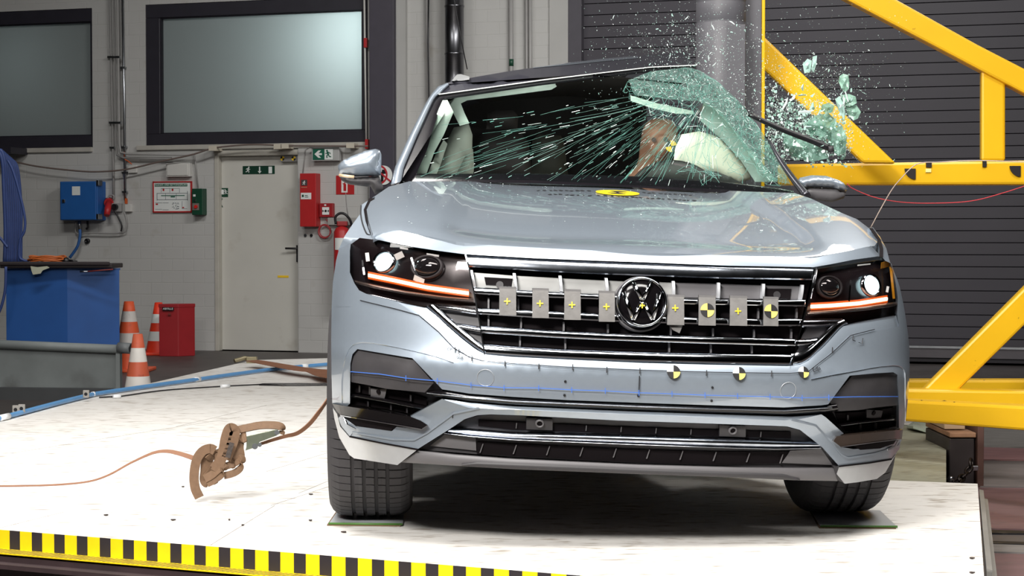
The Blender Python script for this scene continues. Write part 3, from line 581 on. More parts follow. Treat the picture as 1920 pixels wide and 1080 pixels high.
# small bolted brackets on the floor at the left deck edge
for (u, v, Y, lb) in ((29, 767, 9.95, 'left one of two small pale brackets at the deck edge'), (40, 765, 9.95, 'right one of two small pale brackets at the deck edge'), (161, 738, 10.8, 'pair of rusty bolted tabs beside the blue pipe')):
    p = on_y(u, v, Y); r0 = tag(empty('bracket', (p.x, p.y, p.z - .02)), lb, 'bracket')
    q = MB(); q.box((p.x - .018, p.y, p.z - .025), (p.x + .018, p.y + .015, p.z + .02)); q.build('bracket_plate', pm('bracket_grey', (150, 146, 140), .5), r0, .003)
    q = MB(); q.disc(p + V((0, -.001, -.003)), (0, -1, 0), .01, 12, .004); q.build('bolt_hole', M_BLACK, r0)
# ------------------------------------------------------------------ the white sled deck
def deck_mat(name, base, dk):
    m = pm(name, base, .62, var=.04, scale=3.2, stretch=(1, 3.4, 1), dirt=(dk, 11, .55, .16)); return m
M_DECK = deck_mat('plywood_white', (232, 229, 224), (168, 157, 144)); M_DECK2 = deck_mat('plywood_green', (150, 150, 132), (96, 92, 74))
M_EDGE = pm('plywood_edge', (150, 112, 84), .7, var=.15, scale=30)
fl0, fl1 = on_z(0, 993), on_z(1100, 1080); fd = (fl1 - fl0).normalized()
ld0, ld1 = on_z(0, 782), on_z(475, 675); ldd = (ld1 - ld0).normalized()
# corner where front edge and left edge would meet, off to the left
def isect(p, d, q, e):
    den = d.x * e.y - d.y * e.x; t = ((q.x - p.x) * e.y - (q.y - p.y) * e.x) / den; return p + d * t
cnr = isect(fl0, fd, ld0, ldd); fr_end = fl0 + fd * 5.2
rr0, rr1 = on_z(1833, 907), on_z(1845, 1080); rrd = (rr1 - rr0).normalized(); fcr = isect(fl0, fd, rr0, rrd)
back_r = on_z(1650, 699); inner0 = on_z(1600, 900); inner1 = on_z(1590, 712)
deck = [cnr, fcr, rr0, on_z(1655, 900), inner0, inner1, V((inner1.x, back_r.y + .4, 0)), on_z(620, 671.5), ld1]
r0 = tag(empty('sled_deck', (.3, 9, -.12)), 'large white plywood deck of the test sled that the silver car stands on', 'platform')
MB().prism([V((p.x, p.y, 0)) for p in deck], (0, 0, -.05)).build('deck_top', M_DECK, r0)
cx = sum((p.x for p in deck)) / len(deck); cyy = sum((p.y for p in deck)) / len(deck)
mb = MB(); mb.prism([V((cx + (p.x - cx) * .97, cyy + (p.y - cyy) * .985, -.052)) for p in deck], (0, 0, -.155)); mb.build('deck_frame', pm('sled_frame_dark', (50, 44, 46), .6), r0)
# panel joints drawn as thin grooves in the plywood
for (a, b) in (((395, 1022), (515, 948)), ((560, 925), (620, 900)), ((330, 800), (500, 760)), ((20, 850), (450, 782)), ((0, 990), (120, 960)), ((508, 948), (618, 912)), ((500, 884), (618, 848))):
    pa, pb = on_z(*a), on_z(*b); d = (pb - pa).normalized(); n = V((-d.y, d.x, 0)) * .0012; MB().prism([pa - n + V((0, 0, .0006)), pb - n + V((0, 0, .0006)), pb + n + V((0, 0, .0006)), pa + n + V((0, 0, .0006))], (0, 0, -.0012)).build('panel_joint', pm('joint_shadow', (140, 132, 124), .8), r0)
# black and yellow edge strip with a hatched ledge
M_TY = pm('tape_yellow', (240, 208, 18), .45, var=.04, scale=20); M_TB = pm('tape_black', (46, 42, 48), .45, var=.06)
es = MB(); n = V((fd.y, -fd.x, 0)); per = .0905; L = (fcr - cnr).length; k0 = 0
start = fl0 - fd * (fl0 - cnr).length; off = ((on_z(19.5, 994.5) - cnr).dot(fd)) % per
t = -per + off; 
while t < L + per:
    for (a, b, mi) in ((t, t + per * .47, 1), (t + per * .47, t + per, 0)):
        a = max(a, 0); b = min(b, L)
        if b > a: es.prism([cnr + fd * a + n * .004, cnr + fd * b + n * .004, cnr + fd * b + n * .004 + V((0, 0, -.062)), cnr + fd * a + n * .004 + V((0, 0, -.062))], -n * .003, mi)
    t += per
es.build('striped_edge', [M_TY, M_TB], r0)
hs = MB(); z1 = -.062; hs.prism([cnr + n * .004 + V((0, 0, z1)), cnr + fd * L + n * .004 + V((0, 0, z1)), cnr + fd * L + n * .075 + V((0, 0, z1)), cnr + n * .075 + V((0, 0, z1))], (0, 0, -.004))
t = 0
while t < L - .08:
    a = cnr + fd * t + V((0, 0, z1 + .0006)); w = fd * .0085
    hs.prism([a + n * .012 + fd * .032, a + n * .012 + fd * .032 + w, a + n * .073 + w, a + n * .073], (0, 0, -.0005), 1); t += .0185
hs.build('hatched_ledge', [M_TY, M_TB], r0)
st = MB(); st.prism([cnr + n * .07 + V((0, 0, -.074)), cnr + fd * L + n * .07 + V((0, 0, -.074)), cnr + fd * L + n * .07 + V((0, 0, -.2)), cnr + n * .07 + V((0, 0, -.2))], -n * .06)
st.prism([cnr + n * .12 + V((0, 0, -.09)), cnr + fd * L + n * .12 + V((0, 0, -.09)), cnr + fd * L + n * .12 + V((0, 0, -.105)), cnr + n * .12 + V((0, 0, -.105))], -n * .06)
st.build('edge_beam', pm('rusty_beam', (52, 38, 40), .6, var=.2, scale=12), r0)
# rear right board, greenish and scuffed
q = [on_z(1612, 902, -.035), on_z(1774, 905, -.035), on_z(1774, 787, -.035), on_z(1612, 780, -.035)]
b2 = MB(); b2.prism([V((p.x, p.y, -.035)) for p in q], (0, 0, -.012)); o = tag(b2.build('plywood_board', [M_DECK2]), 'scuffed greenish plywood board behind the front right corner of the deck', 'board')
# white film crumpled on it
rg = random.Random(8); b3 = MB(); pa = [on_z(u, v, -.02) for u, v in ((1700, 800), (1714, 796), (1740, 795), (1762, 803), (1768, 812), (1735, 808), (1712, 806))]; b3.prism([p + V((0, 0, rg.uniform(0, .02))) for p in pa], (0, 0, -.012)); tag(b3.build('plastic_film', pm('film_grey', (176, 186, 172), .35)), 'crumpled clear film lying on the greenish board', 'film')
b3 = MB(); pa = [on_z(u, v, -.033) for u, v in ((1650, 783), (1776, 800), (1768, 806), (1700, 797), (1650, 792))]; b3.prism(pa, (0, 0, .004)); tag(b3.build('white_sheet', M_DECK), 'white sheet edge under the yellow beam behind the greenish board', 'sheet')
# steel block with wooden top, chain and angle rail at the right edge
Yk = 8.6; r0 = tag(empty('support_block', (on_y(1805, 860, Yk).x, Yk, FLOOR)), 'dark steel support block with wooden cap at the right side of the deck', 'support block')
xa, xb = on_y(1780, 860, Yk).x, on_y(1827, 860, Yk).x
MB().box((xa, Yk, FLOOR), (xb, Yk + .5, zy(822, Yk))).build('steel_body', pm('block_steel', (58, 52, 52), .5, .2, var=.2), r0, .006)
MB().box((xa, Yk - .01, zy(820, Yk)), (xb + .005, Yk + .5, zy(811, Yk))).build('wood_cap', M_EDGE, r0, .003)
MB().box((xa, Yk + .1, zy(809, Yk)), (xb - .02, Yk + .5, zy(800, Yk))).build('wood_cap', pm('wood_cap_pale', (186, 160, 130), .7), r0, .003)
MB().box((xb + .01, Yk - .02, FLOOR), (xb + .04, Yk + .4, zy(795, Yk))).build('side_plate', pm('rusty_plate', (84, 58, 50), .6, var=.2), r0, .003)
def chain(pts, label, r=.007, ln=.034):
    r0 = tag(empty('chain', pts[-1]), label, 'chain'); P = [V(p) for p in pts]; d = []; tot = 0
    for a, b in zip(P, P[1:]):
        n_ = max(1, int((b - a).length / ln))
        for i in range(n_): d.append((a.lerp(b, i / n_), a.lerp(b, (i + 1) / n_)))
    for i, (a, b) in enumerate(d):
        t = (b - a).normalized(); u = t.orthogonal().normalized(); u = (Matrix.Rotation(math.pi / 2 * (i % 2), 3, t) @ u); c = (a + b) / 2
        MB().tube([c + t * (ln * .72 * math.cos(q)) + u * (ln * .4 * math.sin(q)) for q in (k * 2 * math.pi / 14 for k in range(15))], r, 6, cap=False).build('chain_link', pm('chain_steel', (58, 52, 50), .35, .8), r0)
    return r0
chain([on_y(1821, 864, Yk - .1), on_y(1821, 874, Yk - .12), on_y(1812, 888, Yk - .15), on_y(1800, 900, Yk - .2), on_y(1790, 907, Yk - .22)], 'dark steel chain hanging over the support block')
q = MB(); c = on_y(1827, 878, Yk - .12); q.box((c.x - .03, c.y, c.z - .012), (c.x + .02, c.y + .02, c.z + .012)); tag(q.build('shackle_bolt', M_ZINC, bevel=.004), 'shiny bolt joining the chain at the support block', 'bolt')
q = MB(); c = on_y(1783, 898, Yk - .2); q.lathe([(0, -.012), (.014, -.012), (.014, .012), (0, .012)], 6, Matrix.Translation(c) @ Matrix.Rotation(R(90), 4, 'X')); tag(q.build('hex_nut', M_ZINC), 'shiny hex nut at the lower end of the chain', 'nut')
M_RAIL = pm('rail_steel', (128, 126, 122), .5, .3, var=.12, scale=6); P0, P1 = on_z(1836, 932, -.02), on_z(1850, 1085, -.02); Q0, Q1 = on_z(1852, 936, -.02), on_z(1870, 1085, -.02)
mb = MB(); dz = V((0, 0, -.015)); mb.prism([P0, P1, Q1, Q0], dz); mb.prism([P0 + V((0, 0, .03)), P1 + V((0, 0, .03)), P1, P0], (Q0 - P0) * .5); tag(mb.build('angle_rail', M_RAIL), 'grey steel angle rail bolted along the right edge of the deck', 'rail')
# floor plates right of the sled
fpl = [((1836, 797), (1930, 800), (1930, 838), (1836, 836), (118, 114, 110)), ((1836, 838), (1930, 841), (1930, 862), (1836, 861), (130, 92, 92)), ((1826, 865), (1930, 866), (1930, 913), (1828, 911), (116, 108, 106)), ((1832, 914), (1930, 915), (1930, 992), (1840, 990), (114, 86, 88)), ((1858, 1020), (1930, 1022), (1930, 1036), (1862, 1034), (118, 114, 112)), ((1858, 1037), (1930, 1039), (1930, 1100), (1866, 1100), (104, 78, 80)), ((1852, 993), (1930, 995), (1930, 1000), (1852, 999), (20, 18, 20)), ((1856, 1014), (1930, 1016), (1930, 1020), (1856, 1019), (20, 18, 20))]
for i, (*q, c) in enumerate(fpl):
    P = [on_z(u, v, FLOOR + .012) for u, v in q]; P[1] = P[0] + (P[1] - P[0]) * 4; P[2] = P[3] + (P[2] - P[3]) * 4
    tag(MB().prism(P, (0, 0, -.011)).build('trim_%d' % (i + 5), pm('floor_plate_%d' % i, c, .6, var=.14, scale=5, stretch=(1, 3, 1), dirt=((90, 84, 82), 9, .58, .2))), kind='structure')
tag(MB().prism([on_z(1300, 1200, FLOOR + .001), on_z(2600, 1200, FLOOR + .001), on_z(2600, 790, FLOOR + .001), on_z(1650, 790, FLOOR + .001)], (0, 0, .004)).build('trim_20', pm('floor_right', (88, 82, 80), .6, var=.12, scale=3)), kind='structure')
# ------------------------------------------------------------------ pipes, cables and straps on the deck
def dpath(pts, z): return [on_z(u, v, z) for u, v in pts]
o = tag(MB().tube(dpath(cr([(-20, 788), (17, 779.5), (106, 756), (167, 741), (194, 736), (278, 724), (361, 712.5), (480, 696), (527, 691), (567, 686.8), (640, 681)], 5), .0185), .0135, 10).build('air_pipe', pm('pipe_blue', (92, 148, 200), .35)), 'blue plastic pipe running along the left edge of the white deck', 'pipe')
M_TAPEW = pm('tape_white', (236, 238, 240), .5)
for (a, b) in (((363, 712), (374, 710.6)), ((566, 687), (579, 685.6)), ((0, 784), (16, 780))):
    MB().tube(dpath([a, b], .0185), .017, 10).build('white_tape', M_TAPEW, o)
MB().tube(dpath([(173, 739.5), (176, 738.7)], .0185), .016, 10).build('cable_tie', M_TAPEW, o)
o = tag(MB().tube(dpath(cr([(186, 745), (205, 744), (226, 743), (306, 732), (411, 724.6), (483, 721), (507, 719.6), (640, 719.5)], 5), .006), .0045, 6).build('sensor_cable', M_BLACK), 'black cable crossing the deck behind the strap, further one of two', 'cable')
for (a, b) in (((212, 743.6), (226, 743)), ((415, 724.4), (430, 723.3))): MB().tube(dpath([a, b], .0125), .012, 8).build('white_tape', M_TAPEW, o)
tag(MB().tube(dpath(cr([(486, 721.6), (534, 722.6), (580, 722.4), (640, 722)], 5), .006), .0045, 6).build('sensor_cable', M_BLACK), 'short black cable beside the car, nearer one of two on the deck', 'cable')
M_STRAP = pm('strap_tan', (112, 86, 64), .75, var=.1, scale=60, stretch=(1, 1, 1), bump=.15); M_STRAPO = pm('strap_orange', (138, 98, 74), .75, var=.06)
# flat lashing strap from the far left deck corner
pts = cr([(472, 676), (490, 679), (520, 684.5), (551, 690), (580, 694), (600, 696), (625, 704), (680, 712)], 5)
mb = MB(); P = dpath(pts, .05); mb.ribbon(P, [.10 + .12 * (i / len(P)) for i in range(len(P))], .004, V((.15, 1, .02))); tag(mb.build('lashing_strap', pm('strap_brown', (138, 92, 66), .75, var=.08)), 'flat brown lashing strap from the far deck corner to the car', 'strap')
q = MB(); c = on_z(470, 676, .02); q.tube([c + V((-.12, -.05, 0)), c + V((-.05, 0, .02)), c + V((.02, .02, .01))], .018, 8); q.box((c.x - .03, c.y - .03, .0), (c.x + .05, c.y + .03, .05)); tag(q.build('strap_hook', pm('hook_brass', (150, 140, 112), .4, .6), bevel=.004), 'metal hook of the brown strap at the far left deck corner', 'hook')
# knotted ratchet strap flying above the deck
YS = 6.7
def ys(pts, dy=0.): return [on_y(u, v, YS + (dy[i] if isinstance(dy, list) else dy)) for i, (u, v) in enumerate(pts)]
r0 = tag(empty('ratchet_strap', on_y(400, 930, YS)), 'knotted tan ratchet strap hanging in the air left of the front tyre', 'strap')
pt = cr([(-30, 911.5), (40, 911), (105, 909), (165, 903), (205, 890), (245, 868), (285, 850), (310, 846), (335, 850), (372, 862)], 6)
MB().ribbon(ys(pt), [.006 + .012 * max(0, min(1, (i - 30) / 24)) for i in range(len(pt))], .004, V((0, .5, 1))).build('loose_webbing', M_STRAPO, r0)
pt = cr([(484, 834), (508, 826), (535, 818), (558, 812), (580, 795), (600, 770), (614, 750), (626, 736)], 6)
MB().ribbon(ys(pt, [.01 * i for i in range(len(pt))]), [.010 + .012 * i / len(pt) for i in range(len(pt))], .004, V((.3, .6, 1))).build('tail_webbing', M_STRAPO, r0)
def loop(pts, w, dy, up, m_=None, t=.005): return MB().ribbon(ys(cr(pts, 6), dy), w, t, up).build('knot_loop', m_ or M_STRAP, r0)
ws = .044
loop([(374, 933), (366, 915), (364, 890), (369, 862), (380, 846), (394, 841), (403, 845)], [.034] * 37, -.03, V((1, 0, -.15)))
loop([(402, 842), (392, 850), (388, 866), (387, 884), (386, 900), (392, 904), (404, 898)], ws, -.005, V((1, .3, .2)))
loop([(404, 884), (412, 868), (419, 846), (423, 824), (428, 808), (433, 803), (440, 808), (438, 824), (430, 846), (424, 862)], .038, -.05, V((1, 0, .1)))
loop([(437, 808), (460, 803), (485, 798), (505, 797), (524, 799), (530, 806), (527, 814)], .03, [-.01 - .0004 * i for i in range(37)], V((0, .6, 1)))
loop([(462, 818), (448, 824), (444, 838), (446, 856), (440, 866), (430, 862)], .05, -.03, V((.9, .2, .5)))
loop([(398, 868), (410, 876), (430, 872), (444, 866), (452, 858), (455, 868), (449, 880), (436, 888), (420, 892)], .026, -.035, V((.2, .3, 1)))
loop([(384, 898), (398, 890), (412, 878), (420, 876), (416, 888), (400, 900), (388, 906)], .03, -.05, V((.4, .2, 1)))
loop([(390, 862), (402, 852), (412, 846), (410, 866), (398, 884), (386, 896)], .036, -.015, V((1, .2, .6)))
tg = MB(); tg.ribbon(ys([(427, 858), (431, 843), (435, 830)], -.075), .018, .002, V((1, 0, .25))); tg.build('printed_tag', pm('tag_print', (60, 52, 48), .6, var=.6, scale=120), r0)
M_RAT = pm('ratchet_zinc', (118, 124, 108), .35, .7, var=.15, scale=20)
for dy in (-.045, .0):
    MB().prism(ys([(462, 818), (519, 805), (526, 812), (518, 817), (486, 829), (482, 838), (472, 841), (460, 845), (462, 838)], dy), (0, .004, 0)).build('ratchet_plate', M_RAT, r0, .001)
MB().tube([on_y(519, 811, YS - .055), on_y(519, 811, YS + .02)], .009, 10).build('ratchet_pin', M_ZINC, r0); MB().tube([on_y(478, 837, YS - .06), on_y(478, 837, YS + .02)], .011, 12).build('ratchet_bolt', M_ZINC, r0); MB().tube([on_y(487, 834, YS - .05), on_y(487, 834, YS + .02)], .008, 10).build('ratchet_pin', M_ZINC, r0)
# sheets under the front tyres
def slide(pts, label, flip):
    r0 = tag(empty('slide_sheet', on_z(*pts[0])), label, 'sheet', 'sliding sheets under the front tyres'); P = [on_z(u, v, .001) for u, v in pts]
    MB().prism([p + V((0, 0, .003)) for p in P], (0, 0, .003)).build('upper_sheet', pm('sheet_grey', (196, 200, 204), .3, .2, var=.05), r0)
    P2 = [p + V((-.006, -.012, 0)) for p in P]; MB().prism(P2, (0, 0, .003)).build('lower_sheet', pm('sheet_brown', (112, 88, 64), .6), r0)
    a, b = P[0] + V((0, -.006, .006)), P[1] + V((.0, -.006, .006)); MB().tube([a, b], .0042, 6).build('green_edge', pm('edge_green', (74, 116, 52), .5), r0)
slide([(617, 984.5), (755, 986), (758, 962), (635, 958)], 'grey sliding sheet with green front edge under the left tyre', 0)
slide([(1538, 989.5), (1682, 990.5), (1650, 960), (1520, 958)], 'grey sliding sheet with green front edge under the right tyre', 1)
# scuffs and chips on the deck
for (u, v, w) in ((199, 966, 7), (325, 975, 7), (455, 985, 4), (582, 976, 5), (645, 998, 7), (1822, 1047, 7), (1822, 1074, 7), (583, 927, 6), (343, 913, 5), (430, 975, 3)):
    c = on_z(u, v, .002); rg = random.Random(u); tag(MB().prism([c + V((math.cos(a) * w * .0013 * rg.uniform(.7, 1.2), math.sin(a) * .008 * rg.uniform(.6, 1.2), 0)) for a in (k * math.pi / 4 for k in range(8))], (0, 0, .003)).build('rubber_crumb', pm('crumb_dark', (52, 40, 36), .7)), 'small dark crumb lying on the white deck', 'crumb', 'dark crumbs on the white deck')
# ------------------------------------------------------------------ pole and yellow rig
M_RIG = pm('rig_yellow', (240, 188, 26), .38, var=.05, scale=3, dirt=((120, 84, 20), 22, .72, .06))
M_POLE = pm('pole_grey', (86, 85, 90), .5, var=.06, scale=3)
YP = 7.78
pc = on_y(1351, 300, YP); rp = (on_y(1397, 300, YP).x - on_y(1304, 300, YP).x) / 2
rig = tag(empty('impact_pole_rig', (pc.x + .8, YP + .5, FLOOR)), 'yellow steel rig carrying the rigid grey pole that the car has struck', 'pole rig')
mb = MB(); pr = [(rp, .02)]
for v in (43, 5, 150, 330): pass
for zz in (.5, 1.1, zy(43, YP), zy(5, YP), 2.5): pr += [(rp, zz - .006), (rp - .003, zz), (rp, zz + .006)]
pr.append((rp, 2.7)); mb.lathe(pr, 36, Matrix.Translation(V((pc.x, pc.y, 0)))); mb.build('pole', M_POLE, rig)
x0, x1 = on_y(1350, 300, YP + .1).x, on_y(1425, 300, YP + .1).x
MB().box((x0, YP + .06, .02), (x1, YP + .14, 2.7)).build('backing_plate', pm('plate_grey_blue', (92, 91, 96), .5, var=.05), rig, .004)
mb = MB(); a = on_y(1356, 51, YP); b = on_y(1392, 51, YP); mb.box((a.x, YP - rp + .0, zy(380, YP)), (b.x, YP - rp + .03, zy(51, YP))); mb.build('contact_pad', M_POLE, rig, .003)
MB().box((x1, YP + .07, .02), (on_y(1432, 300, YP + .1).x, YP + .3, 2.7)).build('post', M_RIG, rig, .004)
def beam(name, px, Y, th=.12, bev=.012):
    """box section seen at the pixel outline; Y one depth or one per corner"""
    P = [on_y(u, v, Y[i] if isinstance(Y, (list, tuple)) else Y) for i, (u, v) in enumerate(px)]
    return MB().prism(P, (0.02, th, 0)).build(name, M_RIG, rig, bev)
beam('diagonal_brace', [(1487, -53), (1840, 133), (2040, 238), (2040, 190), (1834, 84), (1560, -68)], 8.6)
beam('upright', [(1840, 130), (1885, 152), (1885, 302), (1840, 302)], 8.62, .11)
beam('diagonal_brace', [(1432, 68), (1432, 131), (1440, 138), (1618, 305), (1680, 306)], 8.2)
beam('cross_beam', [(1458, 308), (1458, 347), (2040, 346), (2040, 299)], 8.45, .12)
beam('diagonal_brace', [(1726, 736), (1795, 734), (2020, 512), (2020, 440)], 8.7, .12)
beam('base_beam', [(1450, 713), (1450, 745), (2040, 745), (2040, 713)], 9.6, .14)
beam('base_beam', [(1600, 729), (1600, 760), (2040, 772), (2040, 735)], 8.6, .12)
beam('base_beam', [(1520, 742), (1520, 776), (2040, 817), (2040, 768)], [8.6, 8.6, 7.6, 7.6], .14)
# chips in the paint of the near beam
rg = random.Random(3); ch = MB()
for _ in range(34):
    t = rg.random(); u = 1720 + 190 * t; v = rg.choice([748 + 22 * t, 752 + 24 * t, 762 + 20 * t, 775 + 14 * t]) + rg.uniform(-3, 3); Y = 8.6 - (u - 1520) / 520 - .004; c = on_y(u, v, Y); w = rg.uniform(.003, .012)
    ch.prism([c + V((-w, 0, 0)), c + V((0, 0, -.0016)), c + V((w, 0, 0)), c + V((0, 0, .0016))], (0, .003, 0))
tag(ch.build('paint_chips', pm('chip_dark', (60, 46, 30), .7), rig), kind='stuff')
# targets and cable on the cross beam
M_RB = pm('rig_black', (34, 30, 30), .5)
for (u0, v0, u1, v1) in ((1737, 302, 1747, 314), (1843, 301.5, 1850, 313)): MB().prism([on_y(u0, v0, 8.44), on_y(u1, v0, 8.44), on_y(u1, v1, 8.44), on_y(u0, v1, 8.44)], (0, .012, 0)).build('tape_patch', M_RB, rig)
for (u, v) in ((1717, 316), (1914, 311)): MB().disc(on_y(u, v, 8.44), (0, -1, 0), .05, 10, .012, 0, 0, math.pi / 2, (-1, 0, 0)).build('quarter_target', M_RB, rig)
MB().prism([on_y(u, v, 8.442) for u, v in ((1736, 316), (1746, 316), (1746, 323), (1736, 323))], (0, .01, 0)).build('tape_patch', pm('tape_pale_yellow', (244, 232, 150), .5), rig)
tag(MB().tube([on_y(u, v, 8.3) for u, v in cr([(1588, 344), (1600, 354), (1640, 370), (1690, 379), (1750, 381), (1820, 377), (1880, 362), (1960, 336)], 6)], .0022, 6).build('signal_wire', pm('wire_red', (206, 60, 70), .5)), 'thin red wire sagging from the car mirror under the yellow beam', 'wire')
tag(MB().tube([on_y(u, v, 8.2) for u, v in cr([(1632, 428), (1650, 394), (1672, 356), (1690, 334), (1712, 312), (1730, 305), (1760, 304), (1830, 301), (1960, 305)], 6)], .0024, 6).build('signal_wire', pm('wire_pale', (200, 182, 172), .5)), 'thin pale wire rising from the car wing over the yellow beam', 'wire')
# ------------------------------------------------------------------ the silver car
YAW, ROLL, PIV = R(3.2), R(2.3), .78
CO = V((.391, 5.5, 0))
CM = Matrix.Translation(CO) @ Matrix.Rotation(YAW, 4, 'Z') @ Matrix.Translation((0, 0, PIV)) @ Matrix.Rotation(ROLL, 4, 'Y') @ Matrix.Translation((0, 0, -PIV))
CI = CM.inverted(); CIR = CI.to_3x3(); CAMC = CI @ CAM
car = tag(empty('car', CM @ V((0, 2.3, .02))), 'silver blue SUV with shattered windscreen pressed against the grey pole', 'car')
def tabf(tab):
    X = np.array([a for a, b in tab], float); Yv = np.array([b for a, b in tab], float); S = np.gradient(Yv, X)
    def f(x):
        x = min(max(x, X[0]), X[-1]); i = min(max(int(np.searchsorted(X, x)) - 1, 0), len(X) - 2); h = X[i + 1] - X[i]; t = (x - X[i]) / h
        return float(Yv[i] * (2 * t ** 3 - 3 * t * t + 1) + h * S[i] * (t ** 3 - 2 * t * t + t) + Yv[i + 1] * (3 * t * t - 2 * t ** 3) + h * S[i + 1] * (t ** 3 - t * t))
    return f
Pz = tabf([(.10, .10), (.20, .08), (.265, .075), (.30, .07), (.40, .05), (.46, .02), (.52, .004), (.57, 0), (.60, .01), (.70, .03), (.80, .05), (.86, .06), (.90, .075), (.935, .105), (1.0, .2), (1.06, .36), (1.12, .62), (1.25, 1.3)])
Aw = tabf([(.10, .90), (.20, .925), (.3, .95), (.4, .963), (.5, .97), (.65, .975), (.8, .965), (.9, .95), (1.0, .92), (1.1, .90), (1.25, .88)])
BD, NE = .64, 2.7
def F(x, z):
    t = abs(x) / Aw(z); tl = .962
    y = BD * (1 - (1 - min(t, tl) ** NE) ** (1 / NE))
    if t > tl: y += 2.2 * (t - tl) * Aw(z)
    return Pz(z) + y
def cray(u, v): return (CIR @ ray(u, v)).normalized()
def hit(u, v, g, t0=3.6, t1=10.5, dt=.04):
    d = cray(u, v); pa = t0; ga = g(CAMC + d * t0); best = (abs(ga), t0); t = t0
    while t < t1:
        t += dt; p = CAMC + d * t; gb = g(p)
        if ga < 0 <= gb:
            a, b = pa, t
            for _ in range(22):
                m = (a + b) / 2
                if g(CAMC + d * m) < 0: a = m
                else: b = m
            return CAMC + d * b
        if abs(gb) < best[0]: best = (abs(gb), t)
        pa, ga = t, gb
    return CAMC + d * best[1]
# heightfield surfaces in the car frame: fascia/glass: y = f(x,z); bonnet: z = f(x,y)
def gF(off): return lambda p: p.y - F(p.x, p.z) + off
CREASE = [(698, 442), (720, 436), (740, 431), (770, 437), (800, 443), (830, 448.5), (871, 455.5), (930, 460), (1000, 464), (1060, 467), (1127, 470), (1240, 474.5), (1300, 476.5), (1358, 478.5), (1430, 480.5), (1500, 481.5), (1526, 481), (1560, 476), (1595, 469.5), (1633, 461)]
_cp = [hit(u, v, gF(0)) for u, v in cr(CREASE, 3)]
_cf = np.polyfit([p.x for p in _cp], [p.z for p in _cp], 6); _xm, _xM = min(p.x for p in _cp), max(p.x for p in _cp)
def ZC(x): return float(np.polyval(_cf, min(max(x, _xm), _xM)))
G_ = tabf([(-.1, -.16), (-.05, -.04), (-.03, -.0103), (-.015, -.0051), (0, 0), (.01, .0034), (.05, .017), (.12, .038), (.3, .088), (.6, .155), (.9, .21), (1.2, .25), (1.8, .30)])
def sst(a, b, x): t = min(max((x - a) / (b - a), 0), 1); return t * t * (3 - 2 * t)
def H(x, y):
    s = y - F(x, ZC(x)); w = abs(x); xr = .50 + .10 * sst(1.3, 0, y)
    z = ZC(x) + G_(s) - .022 * sst(xr + .045, xr - .045, w) * sst(.0, .22, s) + .02
    e = max(0, w - .80); return z - .02 - .5 * e * e
def gH(off): return lambda p: H(p.x, p.y) + off - p.z
def Wd(x, z): return 1.30 + (z - 1.17) * 1.42 + .13 * (x / .7) ** 2
def gW(off): return lambda p: p.y - Wd(p.x, p.z) + off
def Rf(x, z): return Wd(x, min(z, 1.60)) + max(0, z - 1.60) * 5.5
def gR(off): return lambda p: p.y - Rf(p.x, p.z) + off
def Kf(x, z): return .36 + 2.6 * max(0, z - .93) + .9 * max(0, abs(x) - .75)
def gK(off): return lambda p: p.y - Kf(p.x, p.z) + off
def gY(c): return lambda p: p.y - c
SURF = {'F': (gF, lambda a, b: V((a, F(a, b), b)), (0, 2)), 'H': (gH, lambda a, b: V((a, b, H(a, b))), (0, 1)),
        'W': (gW, lambda a, b: V((a, Wd(a, b), b)), (0, 2)), 'K': (gK, lambda a, b: V((a, Kf(a, b), b)), (0, 2)), 'R': (gR, lambda a, b: V((a, Rf(a, b), b)), (0, 2))}
def dens(pts, step=9., closed=False):
    out = []; P = list(pts) + ([pts[0]] if closed else [])
    for a, b in zip(P, P[1:]):
        n = max(1, int(math.hypot(b[0] - a[0], b[1] - a[1]) / step))
        out += [(a[0] + (b[0] - a[0]) * i / n, a[1] + (b[1] - a[1]) * i / n) for i in range(n)]
    if not closed: out.append(P[-1])
    return out
def inpoly(x, y, P):
    c = False; j = len(P) - 1
    for i in range(len(P)):
        xi, yi = P[i]; xj, yj = P[j]
        if (yi > y) != (yj > y) and x < (xj - xi) * (y - yi) / (yj - yi) + xi: c = not c
        j = i
    return c
def carmesh(name, vs, fs, mats, parent=None, mi=None, smooth=True, lnorm=None):
    """vertices in the car frame -> object under the car"""
    par = parent or car; org = LOC[par]; me = bpy.data.meshes.new(name); me.from_pydata([CM @ V(p) - org for p in vs], [], fs)
    for m in (mats if isinstance(mats, (list, tuple)) else [mats]): me.materials.append(m)
    if mi: me.polygons.foreach_set('material_index', mi)
    me.polygons.foreach_set('use_smooth', [smooth] * len(fs)); me.update()
    if lnorm: 
        Rm = CM.to_3x3(); me.normals_split_custom_set([tuple((Rm @ V(n)).normalized()) for n in lnorm])
    o = bpy.data.objects.new(name, me); COL.objects.link(o); o.parent = par; LOC[o] = org; return o
